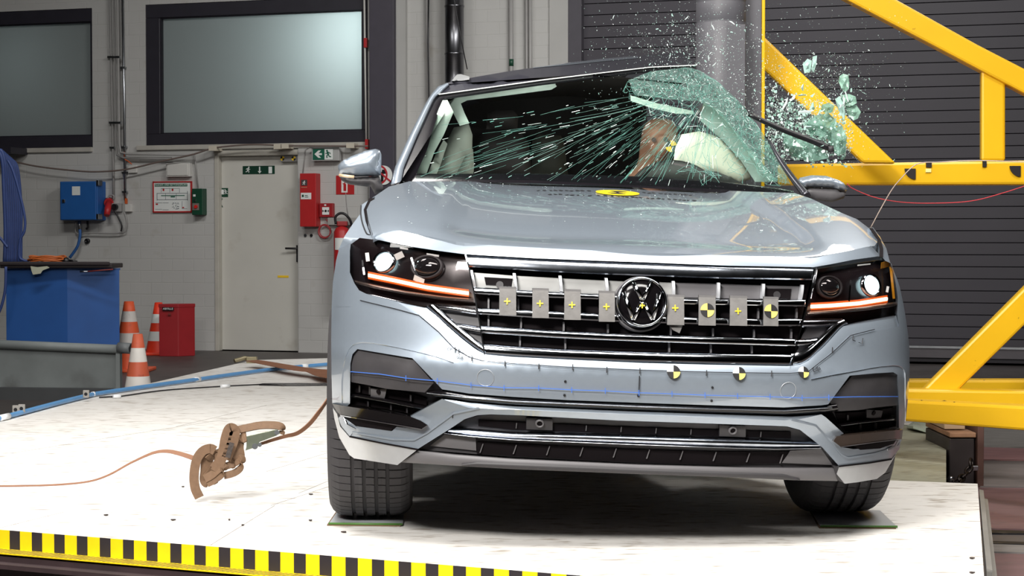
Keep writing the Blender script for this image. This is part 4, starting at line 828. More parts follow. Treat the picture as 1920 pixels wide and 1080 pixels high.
def patch(name, mat, outer, holes=(), surf='F', off=0., th=.012, res=.03, parent=None, bulge=0., closed_back=False):
    """panel cut to a pixel outline, lying on a car surface, with a flange of depth th"""
    gf, sf, ax = SURF[surf]; g = gf(off)
    loops = [[hit(u, v, g) for u, v in dens(L, 8, True)] for L in (outer, *holes)]
    P2 = [[(p[ax[0]], p[ax[1]]) for p in L] for L in loops]
    pts = []; edges = []
    for L in P2:
        b = len(pts); pts += L; edges += [(b + i, b + (i + 1) % len(L)) for i in range(len(L))]
    nb = len(pts); xs = [p[0] for p in P2[0]]; ys = [p[1] for p in P2[0]]
    bnd = np.array(pts); x = min(xs) + res / 2; row = 0
    while x < max(xs):
        y = min(ys) + (res / 2 if row % 2 else res * .1)
        while y < max(ys):
            if inpoly(x, y, P2[0]) and not any(inpoly(x, y, h) for h in P2[1:]) and ((bnd[:, 0] - x) ** 2 + (bnd[:, 1] - y) ** 2).min() > (res * .45) ** 2: pts.append((x, y))
            y += res
        x += res * .87; row += 1
    vs2, _, tr, ov, *_ = delaunay_2d_cdt([V(p) for p in pts], edges, [], 0, 1e-6)
    dirn = V((0, -1, 0)) if surf != 'H' else V((0, 0, 1))
    def keep(f):
        cx = sum(vs2[i].x for i in f) / 3; cy = sum(vs2[i].y for i in f) / 3
        return inpoly(cx, cy, P2[0]) and not any(inpoly(cx, cy, h) for h in P2[1:])
    tr = [list(f) for f in tr if keep(f)]
    def nrm(a, b):
        e = .004; p = sf(a, b); n = (sf(a + e, b) - sf(a - e, b)).cross(sf(a, b + e) - sf(a, b - e)); n = n.normalized() if n.length > 1e-12 else dirn
        return n if n.dot(dirn) > 0 else -n
    V3 = []; N3 = []
    for p in vs2:
        q = sf(p.x, p.y) + dirn * off
        if bulge:
            d = min(1., math.sqrt(((bnd[:, 0] - p.x) ** 2 + (bnd[:, 1] - p.y) ** 2).min()) / .05); q = q + dirn * bulge * math.sqrt(1 - (1 - d) ** 2)
        V3.append(q); N3.append(nrm(p.x, p.y))
    F3 = []; LN = []
    for f in tr:
        a, b, c = (V3[i] for i in f)
        if (b - a).cross(c - a).dot(dirn) < 0: f = f[::-1]
        F3.append(f); LN += [N3[i] for i in f]
    if bulge: LN = None
    ne = {}
    for f in F3:
        for i in range(3): e = (f[i], f[(i + 1) % 3]); ne[e] = 1
    bd = [e for e in ne if (e[1], e[0]) not in ne]; mp = {}
    for a, b in bd:
        for i in (a, b):
            if i not in mp: mp[i] = (len(V3), len(V3) + 1); V3 += [V3[i].copy(), V3[i] - dirn * th]
    for a, b in bd:
        f = [mp[b][0], mp[a][0], mp[a][1], mp[b][1]]; F3.append(f)
        if LN is not None:
            n = (V3[f[1]] - V3[f[0]]).cross(V3[f[2]] - V3[f[0]]); n = n.normalized() if n.length > 1e-12 else dirn; LN += [n] * 4
    return carmesh(name, V3, F3, mat, parent, None, True, LN)
def samp(poly, n):
    P = [V((p[0], p[1], 0)) for p in poly]; L = [0]
    for a, b in zip(P, P[1:]): L.append(L[-1] + (b - a).length)
    out = []
    for k in range(n):
        t = L[-1] * k / (n - 1); i = 0
        while i < len(L) - 2 and L[i + 1] < t: i += 1
        q = P[i].lerp(P[i + 1], (t - L[i]) / max(1e-9, L[i + 1] - L[i])); out.append((q.x, q.y))
    return out
def bar(name, mat, top, bot, off=0., bulge=.01, depth=.02, surf='F', parent=None, n=None, k=6, smooth=True, flat=False, off2=None, pw=.7):
    """trim between two pixel lines, with a rounded front and a back; off2: different offset of the lower line (a chamfer)"""
    gf = SURF[surf][0]; n = n or max(3, int(sum(math.hypot(b[0] - a[0], b[1] - a[1]) for a, b in zip(top, top[1:])) / 9) + 2)
    T = [hit(u, v, gf(off)) for u, v in samp(top, n)]; B = [hit(u, v, gf(off if off2 is None else off2)) for u, v in samp(bot, n)]
    back = V((0, 1, 0)) if surf != 'H' else V((0, 0, -1)); vs = []; fs = []; m = k + 1 + 2
    for a, b in zip(T, B):
        for j in range(k + 1):
            t = j / k; vs.append(a.lerp(b, t) - back * bulge * max(0., math.sin(math.pi * t)) ** pw)
        vs += [b + back * depth, a + back * depth]
    for i in range(n - 1):
        for j in range(m): fs.append((i * m + j, (i + 1) * m + j, (i + 1) * m + (j + 1) % m, i * m + (j + 1) % m))
    fs += [tuple(range(m)), tuple((n - 1) * m + j for j in range(m - 1, -1, -1))]
    o = carmesh(name, vs, fs, mat, parent)
    if not smooth: o.data.polygons.foreach_set('use_smooth', [False] * len(fs))
    else:
        bm = bmesh.new(); bm.from_mesh(o.data); bmesh.ops.recalc_face_normals(bm, faces=bm.faces)
        for e in bm.edges:
            if len(e.link_faces) == 2 and e.calc_face_angle(0) > R(40): e.smooth = False
        bm.to_mesh(o.data); bm.free()
    return o
def line(name, mat, pts, w, off=.002, surf='F', parent=None, closed=False):
    """thin drawn mark following a surface"""
    gf = SURF[surf][0]; P = [hit(u, v, gf(off)) for u, v in dens(pts, 10)]; mb = MB(); mb.ribbon([CM @ p for p in P], w, .001, V((0, -.2, 1)) if abs(pts[-1][0] - pts[0][0]) > abs(pts[-1][1] - pts[0][1]) else V((1, 0, 0)))
    return mb.build(name, mat, parent or car)
def cpt(u, v, y): return hit(u, v, gY(y))
def cw(u, v, y): return CM @ cpt(u, v, y)
def pillow(name, mat, poly, y, th, parent=None, edge=.06, res=.03, tilt=0.):
    """puffed cushion facing the camera at car depth y"""
    gT = lambda p: p.y - y - tilt * (p.z - 1.2)
    L = [hit(u, v, gT) for u, v in dens(poly, 10, True)]; P2 = [(p.x, p.z) for p in L]; pts = list(P2); bnd = np.array(P2)
    x = min(p[0] for p in P2); 
    while x < max(p[0] for p in P2):
        z = min(p[1] for p in P2)
        while z < max(p[1] for p in P2):
            if inpoly(x, z, P2) and ((bnd[:, 0] - x) ** 2 + (bnd[:, 1] - z) ** 2).min() > (res * .4) ** 2: pts.append((x, z))
            z += res
        x += res
    vs2, _, tr, *_ = delaunay_2d_cdt([V(p) for p in pts], [(i, (i + 1) % len(P2)) for i in range(len(P2))], [], 0, 1e-6)
    tr = [f for f in tr if inpoly(sum(vs2[i].x for i in f) / 3, sum(vs2[i].y for i in f) / 3, P2)]; nv = len(vs2); vs = []; fs = []
    hs = []
    for p in vs2:
        d = min(1., math.sqrt(((bnd[:, 0] - p.x) ** 2 + (bnd[:, 1] - p.y) ** 2).min()) / edge); hs.append(th * math.sqrt(max(0, 1 - (1 - d) ** 2)))
    vs = [V((p.x, y + tilt * (p.y - 1.2) - h, p.y)) for p, h in zip(vs2, hs)] + [V((p.x, y + tilt * (p.y - 1.2) + h * .6 + .004, p.y)) for p, h in zip(vs2, hs)]
    for f in tr:
        a, b, c = (vs[i] for i in f); f = list(f) if (b - a).cross(c - a).y < 0 else list(f)[::-1]; fs.append(f); fs.append([i + nv for i in f[::-1]])
    return carmesh(name, vs, fs, mat, parent)
# ---- materials of the car
M_PAINT = pm('paint_silver_blue', (155, 166, 178), .38, .5, var=.015, scale=60, coat=1.)
M_PAINT.node_tree.nodes['Principled BSDF'].inputs['Coat Roughness'].default_value = .03; M_PAINT.node_tree.nodes['Principled BSDF'].inputs['Coat IOR'].default_value = 1.68
M_SKID = pm('skid_plate_silver', (206, 208, 210), .32, .55, var=.03, scale=30)
M_CHROME = pm('chrome', (196, 200, 206), .09, 1, var=.03, scale=30)
M_RIB = pm('satin_rib', (206, 208, 212), .38, .4, var=.03)
M_CHROMED = pm('chrome_dusty', (176, 182, 192), .16, 1, var=.22, scale=26)
M_GLOSSB = pm('piano_black', (14, 12, 14), .12, coat=.2, var=.1, spec=.35)
M_PLAST = pm('plastic_dark_grey', (54, 52, 54), .55, var=.06)
M_PLASTM = pm('plastic_mid_grey', (96, 94, 96), .5, var=.05)
M_VOID = pm('engine_bay_dark', (20, 16, 18), .7, spec=.08)
M_ROOFB = pm('roof_black', (50, 50, 58), .4, coat=.1, var=.06)
M_TAPEG = pm('cloth_tape_grey', (112, 110, 108), .75, var=.10, scale=40, bump=.2)
M_FILM = pm('film_tape_dark', (66, 64, 66), .5, var=.12, scale=22)
M_YT = pm('target_yellow', (250, 226, 110), .5, var=.02); M_YT2 = pm('cross_yellow', (232, 206, 48), .5)
M_PEN = pm('pen_black', (24, 24, 28), .6); M_PENB = pm('pen_blue', (66, 116, 208), .5)
M_LED = pm('led_white', (235, 255, 255), .3, emit=(214, 250, 255), es=5.5); M_DRL = pm('led_amber', (255, 200, 160), .3, emit=(255, 214, 178), es=4.5); M_AMB = pm('amber_glow', (190, 84, 30), .3, emit=(214, 84, 20), es=.9)
# ---- dark backing sheets added to block the view through the openings
def back_patch(name, outer, off, mat=M_VOID): return patch(name, mat, outer, surf='F', off=off, th=.05, res=.06)
back_patch('grille_backing', [(700, 470), (876, 490), (1203, 505), (1528, 512), (1650, 500), (1660, 600), (1570, 640), (1500, 690), (1203, 690), (900, 672), (800, 600), (690, 560)], -.12)
back_patch('bumper_backing', [(660, 660), (790, 690), (900, 735), (1203, 752), (1480, 765), (1600, 710), (1678, 705), (1684, 820), (1560, 872), (1203, 880), (850, 866), (660, 800)], -.11)
# ---- bonnet
HOOD_L = [(705.5, 448), (698, 434), (691, 414), (687.5, 393), (698, 371), (729, 350), (768, 340)]
HOOD_R = [(1490, 362), (1520, 372), (1552, 387), (1580, 400), (1607, 411), (1631, 429), (1647, 451), (1650, 464)]
CL = cr(CREASE, 3)
hood = patch('bonnet', M_PAINT, [(700, 443)] + HOOD_L[1:] + [(1000, 341), (1200, 351), (1400, 359)] + HOOD_R[:-1] + [(1640, 461)] + CL[::-1][1:-1], surf='H', th=.02, res=.035)
lip_b = [(706, 449), (740, 456), (775, 463), (820, 470), (871, 476.5), (930, 480), (1000, 484), (1100, 488), (1203, 491.5), (1360, 498), (1525, 501), (1560, 495), (1600, 487), (1651, 480)]
bar('bonnet_lip', M_PAINT, CL, lip_b, off=0, off2=-.006, bulge=.0012, depth=.03, parent=hood, n=90)
# ---- left and right wings
fl = [(636, 466), (630, 489), (624, 530), (622, 575), (656, 575), (656, 470), (658, 456)]
fw = patch('front_wing', M_PAINT, fl, th=.05, res=.03)
patch('wing_top', M_PAINT, [(703, 369), (690, 376), (678, 384), (675.5, 401), (662, 419), (646, 443), (634, 470), (640, 470), (658, 459), (674, 446), (704, 449.5), (696.5, 434), (689.5, 414), (686, 393), (697, 372)], surf='K', th=.05, res=.03, parent=fw)
line('wing_seam', M_PEN, cr([(677, 385), (676.5, 402), (680, 420), (687, 437), (693, 440)], 4), .005, .004, surf='K', parent=fw)
fr_ = [(1654, 482), (1653, 464), (1650, 449), (1633, 428), (1637, 426), (1650, 444), (1662, 466), (1668, 489), (1676, 509), (1671, 494), (1660, 489)]
patch('front_wing', M_PAINT, fr_, th=.05, res=.025)
line('panel_gap_and_glint', M_VOID, [(697.5, 372), (687.5, 393), (691, 414), (698, 434), (705.5, 449)], .02, .006, surf='K'); line('panel_gap_and_glint', M_CHROME, [(693, 398), (694, 408)], .008, .008, surf='K'); line('panel_gap_and_glint', M_VOID, [(1633, 428), (1648, 449), (1652.5, 466), (1652.5, 482)], .012, .004)  # the short chrome strip in the left gap is a highlight put in
# ---- bumper skin
LIN = [(657, 757), (656.5, 720), (657, 682), (661, 664), (670, 654.5), (773, 671.5), (829, 729), (840, 744), (767, 779)]
RIN = [(1553, 758), (1593, 704.5), (1640, 700), (1675, 698), (1683, 703), (1685.5, 740), (1685.6, 800), (1582, 812)]
LOUT = [(641, 759), (640, 720), (643, 690), (648, 668), (658, 650), (673, 642), (700, 643), (755.5, 653.5), (815, 668), (850, 680)]
ROUT = [(1521, 711), (1560, 703), (1600, 696), (1650, 687), (1684, 685), (1695, 693), (1698, 712), (1698, 790)]
LOWL = [(829, 747), (880, 755), (960, 761.5), (1160, 770), (1340, 776.5), (1484, 780), (1540, 776)]
bump = [(656, 511), (664.4, 531), (673.3, 544.5), (686.7, 551), (744.5, 565.5), (780, 590), (800, 603), (822, 623), (846, 646), (868, 661), (886, 670), (905, 676), (960, 680), (1060, 687), (1203, 693), (1340, 697.5), (1480, 699.5), (1512, 696), (1532, 686), (1558, 661), (1592, 630), (1630, 622), (1686, 612), (1682.5, 588), (1684, 560), (1681, 540), (1676, 509), (1681, 520), (1687, 538), (1694, 570), (1699, 600), (1703, 630), (1705.5, 655), (1705.5, 700), (1703, 740), (1699, 782), (1692.5, 806),
        (1685.6, 803), (1685.4, 740), (1683, 703), (1675, 698), (1640, 700), (1593, 704.5), (1553, 758), (1540, 760), (1470, 764), (1340, 760), (1203, 755.5), (1060, 750), (960, 744), (880, 738), (829, 730), (773, 671.5), (670, 654.5), (661, 664), (657, 682), (656.5, 720), (656, 757), (651, 761), (623, 756), (621.5, 700), (621, 640), (621.8, 575), (624, 530), (630, 489), (640, 463), (654, 470)]
bsk = patch('front_bumper', M_PAINT, bump, th=.03, res=.03)
# silver chamfers: bright lip under the grille and the raised frames of the corner intakes
LIPT = [(744.5, 564.5), (797.8, 575.7), (820, 594), (840, 613), (862, 632), (880, 646), (893, 656), (910, 664.5), (960, 669), (1060, 674), (1203, 680.5), (1340, 684), (1480, 686.5), (1500, 684), (1515, 677), (1545, 650), (1580, 612), (1620, 603), (1680, 592)]
LIPB = [(744.5, 565.7), (780, 590), (800, 603), (822, 623), (846, 646), (868, 661), (886, 670), (905, 676), (960, 680), (1060, 687), (1203, 693), (1340, 697.5), (1480, 699.5), (1512, 696), (1532, 686), (1558, 661), (1592, 630), (1630, 622), (1686, 612)]
bar('bumper_lip', M_PAINT, LIPT, LIPB, off=-.005, off2=-.001, bulge=.0008, depth=.03, parent=bsk, n=120)
bar('intake_frame', M_PAINT, cr(LOUT, 3), [(656.5, 757), (656.5, 720), (657, 682), (661, 664), (670, 654.5), (700, 660), (740, 666.5), (773, 671.5), (800, 676), (846, 682)], off=.004, off2=-.035, bulge=0, depth=.02, parent=bsk, n=60)
bar('intake_frame', M_PAINT, cr(ROUT, 3), [(1525, 712), (1560, 708), (1593, 704.5), (1640, 700), (1675, 698), (1683, 703), (1685.5, 740), (1685.6, 800)], off=.004, off2=-.035, bulge=0, depth=.02, parent=bsk, n=60)
# black cut line with ticks, tow caps, pen marks
line('pen_line', M_PEN, [(675, 563), (745, 580), (785, 591), (822, 622), (850, 652), (880, 669), (905, 676.5), (960, 681.5), (1060, 688), (1203, 694), (1340, 698), (1480, 700), (1515, 697), (1560, 662), (1595, 629), (1640, 617.5)], .0022, .006, parent=bsk)
for (u, v) in ((885, 671), (947, 681), (1010.5, 686.5), (1074, 688), (1138, 693), (1200, 695), (1325, 699), (1447, 700), (1561, 656)): line('pen_tick', M_PEN, [(u, v - 5), (u - .6, v + 6)], .003, .007, parent=bsk)
line('pen_line', M_PEN, [(1199, 705), (1198, 736)], .003, .006, parent=bsk)
BLU = [(657.5, 697), (710, 701), (761, 709), (820, 714), (883, 722), (945, 727), (1010, 727.5), (1072, 731), (1135, 733), (1198, 736.5), (1260, 738.5), (1322, 741), (1383, 742.5), (1444, 744), (1504, 746), (1554, 745), (1603, 744), (1684, 743.5)]
line('blue_line', M_PENB, BLU, .002, .007, parent=bsk)
for (u, v) in BLU[2:-2]: line('blue_tick', M_PENB, [(u, v - 5), (u, v + 5.5)], .002, .008, parent=bsk)
def nat(u, v, off=0., surf='F'):
    gf, sf, ax = SURF[surf]; p = hit(u, v, gf(off)); a, b = p[ax[0]], p[ax[1]]; e = .006
    n = (sf(a + e, b) - sf(a - e, b)).cross(sf(a, b + e) - sf(a, b - e)).normalized(); n = -n if (n.y > 0 and surf != 'H') or (n.z < 0 and surf == 'H') else n
    Rm = CM.to_3x3(); return CM @ p, (Rm @ n).normalized()
def cdisc(name, mat, u, v, rpx, off, th=.003, parent=None, n=24):
    p, nn = nat(u, v, off); r = rpx * (p.y) / FPX; return MB().disc(p, nn, r, n, th).build(name, mat, parent or car)
for u, v in ((1060, 715.5), (1058.5, 741.5), (1336, 727), (1334.5, 752), (1197, 742.5)): cdisc('plug_hole', M_PEN, u, v, 2.4, .003, parent=bsk, n=12)
for u, v in ((910.5, 708), (1477.5, 732)):
    p, nn = nat(u, v, .0); r = 16.4 * p.y / FPX; Mq = Matrix.Translation(p) @ nn.to_track_quat('Z', 'Y').to_matrix().to_4x4()
    MB().lathe([(r - .0012, .001), (r - .0006, .0022), (r, .001)], 40, Mq).build('tow_cap_edge', M_SKID, bsk)
def target(u, v, rpx, off, parent, half=False):
    p, nn = nat(u, v, off); r = rpx * p.y / FPX; mb = MB(); up = V((0, 0, 1))
    for k in range(4): mb.disc(p, nn, r, 8, .002, (0, 1, 0, 1)[k] if half is False else half[k], k * math.pi / 2, (k + 1) * math.pi / 2, V((1, 0, 0)))
    return mb.build('target_marker', [M_YT, M_MBLK, M_SIGNW], parent)
target(1263, 697, 12.5, .008, bsk, (1, 2, 1, 0)); target(1386, 700, 12.2, .008, bsk, (1, 2, 1, 0)); target(1507, 697.5, 10.8, .008, bsk, (1, 2, 1, 0))
def ctext(name, body, u, v, hpx, off, parent, mat=M_PEN, rot=0., surf='F'):
    p, nn = nat(u, v, off, surf); x = V((0, 0, 1)).cross(nn).normalized(); y = nn.cross(x); Mx = Matrix((x, y, nn)).transposed().to_4x4() @ Matrix.Rotation(rot, 4, 'Z'); Mx.translation = p
    return text(name, body, hpx * 1.35 * p.y / FPX, Mx, mat, parent)
ctext('pen_writing', 'CP', 843, 655, 6, .008, bsk); ctext('pen_writing', 'EcB', 862, 670, 6.5, .008, bsk, rot=-.2); ctext('pen_writing', 'EdJs', 1531, 692, 8, .008, bsk, rot=.3)
line('pen_tick', M_PEN, [(853.5, 651), (853, 664)], .003, .008, parent=bsk); line('pen_tick', M_PEN, [(861, 654), (859.5, 664)], .003, .008, parent=bsk)
line('pen_mark', M_PEN, [(1600, 629), (1598.5, 637.5), (1604, 639.5)], .0025, .006, parent=bsk); line('pen_mark', M_PEN, [(1610, 642), (1616.5, 644.5), (1618, 634)], .0025, .006, parent=bsk); line('pen_tick', M_PEN, [(849, 774), (848.5, 784)], .003, .006, parent=bsk)
# ---- trim strip across the bumper and silver lower frame
bar('trim_strip', M_GLOSSB, [(797, 734), (829, 731), (880, 739), (960, 745), (1060, 751), (1203, 756.5), (1340, 761), (1470, 765), (1540, 761), (1567, 757)], [(822, 745), (836, 746), (880, 753), (960, 759.5), (1060, 764.5), (1203, 770.5), (1340, 775), (1470, 779), (1540, 775), (1572, 770)], off=-.012, bulge=.012, depth=.03)
bar('chrome_line', M_CHROME, [(800, 735.5), (880, 744), (960, 750.5), (1060, 755), (1203, 761), (1340, 765.5), (1470, 769), (1560, 763)], [(800, 738), (880, 747), (960, 753.5), (1060, 758), (1203, 764), (1340, 768), (1470, 771.5), (1560, 765.5)], off=.004, bulge=.004, depth=.02)
MIDT = [(829, 748), (880, 755), (960, 761.5), (1160, 770), (1340, 776.5), (1484, 781), (1540, 777)]
low = [(829, 748), (880, 765), (920, 766.5), (960, 768), (1160, 776), (1340, 783), (1470, 788), (1500, 786), (1540, 777), (1549, 783), (1582, 813), (1569, 818), (1562, 827), (1576, 838), (1600, 842), (1640, 840), (1690, 823), (1686, 842), (1671, 860), (1630, 867), (1573, 873.5), (1542, 839), (1527, 827), (1500, 806), (1475.6, 799.5), (1440, 798), (1340, 794.5), (1160, 788.5), (980, 779), (920, 777), (895, 778.5), (871, 786), (844, 804), (784, 841.5), (720, 830), (655, 817), (640, 799), (634, 784), (640, 779), (667, 799), (735, 808), (744, 800), (792, 805), (802, 797), (789, 789), (769, 781)]
lo = patch('lower_frame', M_PAINT, low, off=.004, th=.035, res=.03)
bar('frame_chamfer', M_PAINT, [(829, 748), (880, 755), (960, 761.5), (1160, 770), (1340, 776.5), (1484, 781), (1540, 777)], [(880, 765), (920, 766.5), (960, 768), (1160, 776), (1340, 783), (1470, 788), (1500, 786)], off=-.009, off2=.0045, bulge=.0006, depth=.03, parent=lo, n=80)
for q in ([(655, 817), (660, 811), (735, 824), (776, 825), (800, 812), (850, 775), (898, 765)], [(1690, 824), (1683, 837), (1640, 851), (1590, 859), (1578, 853), (1560, 830), (1530, 798), (1484, 787)]): line('frame_crease', M_PAINT, q, .006, .007, parent=lo)
patch('skid_corner', M_SKID, [(624, 765), (632, 776), (638, 800), (655, 819.5), (720, 832.5), (782, 843.5), (745, 872), (700, 865), (664, 859.5), (655, 853), (636, 820), (627, 785)], off=.006, th=.03, res=.03)
patch('skid_corner', M_SKID, [(1574, 875.5), (1630, 869), (1672, 862), (1681, 850), (1660, 886), (1644, 898), (1610, 904), (1584, 907), (1569, 889)], off=.006, th=.03, res=.03)
line('seam', M_VOID, [(655, 818.5), (720, 831.5), (783, 842.8)], .005, .008); line('seam', M_VOID, [(1573, 874.5), (1630, 868), (1672, 861)], .005, .008)
# ---- lower intake
gr = patch('lower_intake', M_PLAST, [(784, 843), (844, 805), (871, 787), (895, 780), (920, 778), (980, 780), (1160, 789), (1340, 795.5), (1440, 799), (1475, 800.5), (1500, 807), (1527, 828), (1542, 840), (1575, 875), (1562, 880), (1380, 874), (1200, 869), (960, 857), (850, 848)], off=-.03, th=.03, res=.05)
bar('intake_slot', M_VOID, [(897, 788), (960, 791), (1160, 800), (1340, 806), (1483, 810)], [(897, 799), (960, 806), (1160, 813), (1340, 818), (1483, 822)], off=-.024, bulge=0, depth=.005, parent=gr)
bar('intake_slot', M_VOID, [(895, 828), (960, 832), (1160, 842), (1340, 847), (1480, 847)], [(894, 851), (960, 855), (1160, 866), (1340, 871), (1466, 869)], off=-.024, bulge=0, depth=.005, parent=gr)
for u in [900 + 62.5 * i for i in range(10)]:
    v = 828 + (u - 895) * .035
    bar('fin', M_PLASTM, [(u + 5, v + 4), (u + 6.5, v + 4.2)], [(u - 1, v + 21), (u + 1, v + 21)], off=-.018, bulge=0, depth=.02, parent=gr, n=2)
for u in [968 + 65.5 * i for i in range(8)]:
    if abs(u - 1012) > 30 and abs(u - 1374) > 30:
        v = 791 + (u - 960) * .036; bar('fin', M_PLASTM, [(u, v + 2), (u + 1.5, v + 2)], [(u - 1, v + 12), (u + .5, v + 12)], off=-.018, bulge=0, depth=.02, parent=gr, n=2)
bar('blank_plate', M_PLASTM, [(834, 814.5), (892, 821)], [(806, 836), (893, 845)], off=-.022, bulge=.001, depth=.01, parent=gr, n=3); bar('blank_plate', M_PLASTM, [(1482, 845), (1540, 842)], [(1466, 868), (1561, 872)], off=-.022, bulge=.001, depth=.01, parent=gr, n=3)
for u, v in ((1012, 794), (1374, 807)):
    b_ = bar('sensor_plate', M_PLAST, [(u - 25, v - 10), (u + 24, v - 8)], [(u - 25, v + 11), (u + 24, v + 13)], off=-.012, bulge=.002, depth=.02, parent=gr)
    p, nn = nat(u, v, -.006); Mq = Matrix.Translation(p) @ nn.to_track_quat('Z', 'Y').to_matrix().to_4x4(); MB().lathe([(.0085, -.004), (.0085, .004), (.0125, .005), (.0135, -.004)], 20, Mq).build('parking_sensor', M_PLASTM, b_); MB().disc(p, nn, .0085, 16, .004).build('sensor_face', M_VOID, b_)
bar('lower_chrome_bar', M_CHROMED, [(846, 803), (880, 803.5), (960, 810), (1160, 815), (1340, 820.5), (1453, 824.5), (1531, 828)], [(836, 811), (880, 817), (960, 824), (1160, 832), (1340, 839), (1453, 841), (1539, 839)], off=-.012, bulge=.016, depth=.03)
bar('chrome_line', M_CHROME, [(832, 811.5), (880, 817), (960, 823.5), (1160, 831.5), (1340, 838), (1453, 841), (1539, 839.5)], [(832, 813), (880, 819), (960, 825.5), (1160, 833.5), (1340, 840), (1453, 843), (1540, 841.5)], off=.0, bulge=.003, depth=.02)
chin = bar('chin_panel', M_PLASTM, [(784, 845), (850, 853), (960, 861), (1200, 872), (1380, 877), (1480, 878), (1564, 878)], [(752, 867), (847, 873), (960, 879.5), (1200, 889), (1380, 895.5), (1487, 900.5), (1571, 902)], off=-.008, bulge=.006, depth=.25)
bar('chin_step', M_PLAST, [(866, 870), (890, 866), (960, 868.5), (1200, 879), (1380, 886), (1470, 889), (1500, 899)], [(866, 874), (890, 875), (960, 879), (1200, 888.5), (1380, 895), (1470, 899.3), (1500, 901)], off=.0, bulge=.004, depth=.03, parent=chin)
bar('chin_end', M_PLAST, [(1562, 873), (1572, 875)], [(1571, 901), (1584, 906)], off=.0, bulge=.003, depth=.03, n=3)
# ---- corner intakes
for side, hole, tape, bars, sens, blade, pocket, tri in (
    ('L', LIN, [(657, 663), (661, 657), (670, 655), (773, 672), (813, 718), (797, 736), (724, 729), (690, 722), (657, 716)],
     [([(656, 737.5), (720, 747), (793, 761), (812, 762)], [(656, 743.5), (720, 754.5), (793, 769), (806, 770)])], (709, 735),
     [(623, 757), (651, 762), (700, 769.5), (769, 781), (789, 789), (801.5, 797), (791, 804.5), (720, 792), (638, 778), (631, 771)], [(646, 781), (700, 790), (742, 797), (733, 807.5), (690, 801), (667, 798)], None),
    ('R', RIN, [(1598, 705), (1640, 701), (1675, 699), (1683, 704), (1684.5, 760), (1650, 763), (1609, 769), (1571, 771), (1555.6, 754)],
     [([(1572, 794), (1620, 788), (1676, 781.5)], [(1577, 799.5), (1620, 793.5), (1676, 788)])], (1639, 775),
     [(1569, 818), (1620, 813), (1693, 805.5), (1691, 822.5), (1640, 829), (1576, 837.5), (1562.5, 827)], [(1601, 837), (1640, 832), (1681, 824), (1676, 832), (1650, 841), (1613, 843.5)], None)):
    r_ = patch('corner_intake', M_PLAST, hole, off=-.06, th=.03, res=.05)
    cx = sum(p[0] for p in hole) / len(hole)
    if side == 'L':
        slots = [([(658, 719), (700, 723), (760, 736), (800, 747)], [(658, 735), (700, 741), (760, 752), (800, 760)]), ([(658, 748), (720, 756), (800, 770)], [(658, 758), (720, 766), (772, 776)])]
        ribs = [(674, 722, 735), (693, 725, 740), (770, 740, 752), (690, 752, 762), (733, 758, 769), (763, 764, 774)]
    else:
        slots = [([(1566, 775), (1620, 772), (1676, 764)], [(1572, 790), (1620, 784), (1676, 778)]), ([(1580, 801), (1620, 796), (1680, 790)], [(1586, 809), (1620, 806), (1680, 800)])]
        ribs = [(1614, 795, 808), (1643, 793, 804), (1590, 778, 788)]
    for a, b in slots: bar('intake_slot', M_VOID, a, b, off=-.05, bulge=0, depth=.006, parent=r_)
    for u, v0, v1 in ribs: bar('fin', M_PLAST, [(u - 1.5, v0), (u + 1.5, v0 + .6)], [(u - 1.5, v1), (u + 1.5, v1 + .6)], off=-.035, bulge=0, depth=.03, parent=r_, n=2)
    for a, b in bars: bar('gloss_bar', M_GLOSSB, a, b, off=-.03, bulge=.012, depth=.02, parent=r_)
    u, v = sens; bar('sensor_plate', M_PLASTM if side == 'L' else M_PLAST, [(u - 14, v - 7), (u + 16, v - 5)], [(u - 14, v + 8), (u + 12, v + 12)], off=-.032, bulge=.002, depth=.02, parent=r_); cdisc('parking_sensor', M_VOID, u, v, 4.6, -.026, parent=r_)
    fm = patch('film_tape', M_FILM, tape, off=-.012, th=.003, res=.06, parent=r_)
    bl = patch('trim_blade', M_GLOSSB if side == 'L' else pm('blade_brown', (58, 48, 42), .2, coat=.5), blade, off=.022, th=.04, res=.04)
    patch('lower_pocket', M_VOID, pocket, off=.008, th=.004, res=.05)
line('blade_edge', M_CHROME, [(638, 779), (720, 793), (791, 805), (802, 797.5)], .003, .026); line('blade_edge', M_CHROME, [(1576, 838), (1640, 829.5), (1691, 823)], .003, .026)
for q in ([(645, 782), (651, 795), (667, 804)], [(1684, 824), (1678, 836), (1664, 843)]): line('pocket_edge', M_CHROME, q, .006, .012, parent=lo)
# blue line continues over the films
line('blue_line', M_PENB, [(657.5, 697), (710, 701), (761, 709), (812, 713.5)], .0022, -.006, parent=bsk); line('blue_line', M_PENB, [(1564, 745), (1603, 744), (1684, 743.5)], .0022, -.006, parent=bsk)
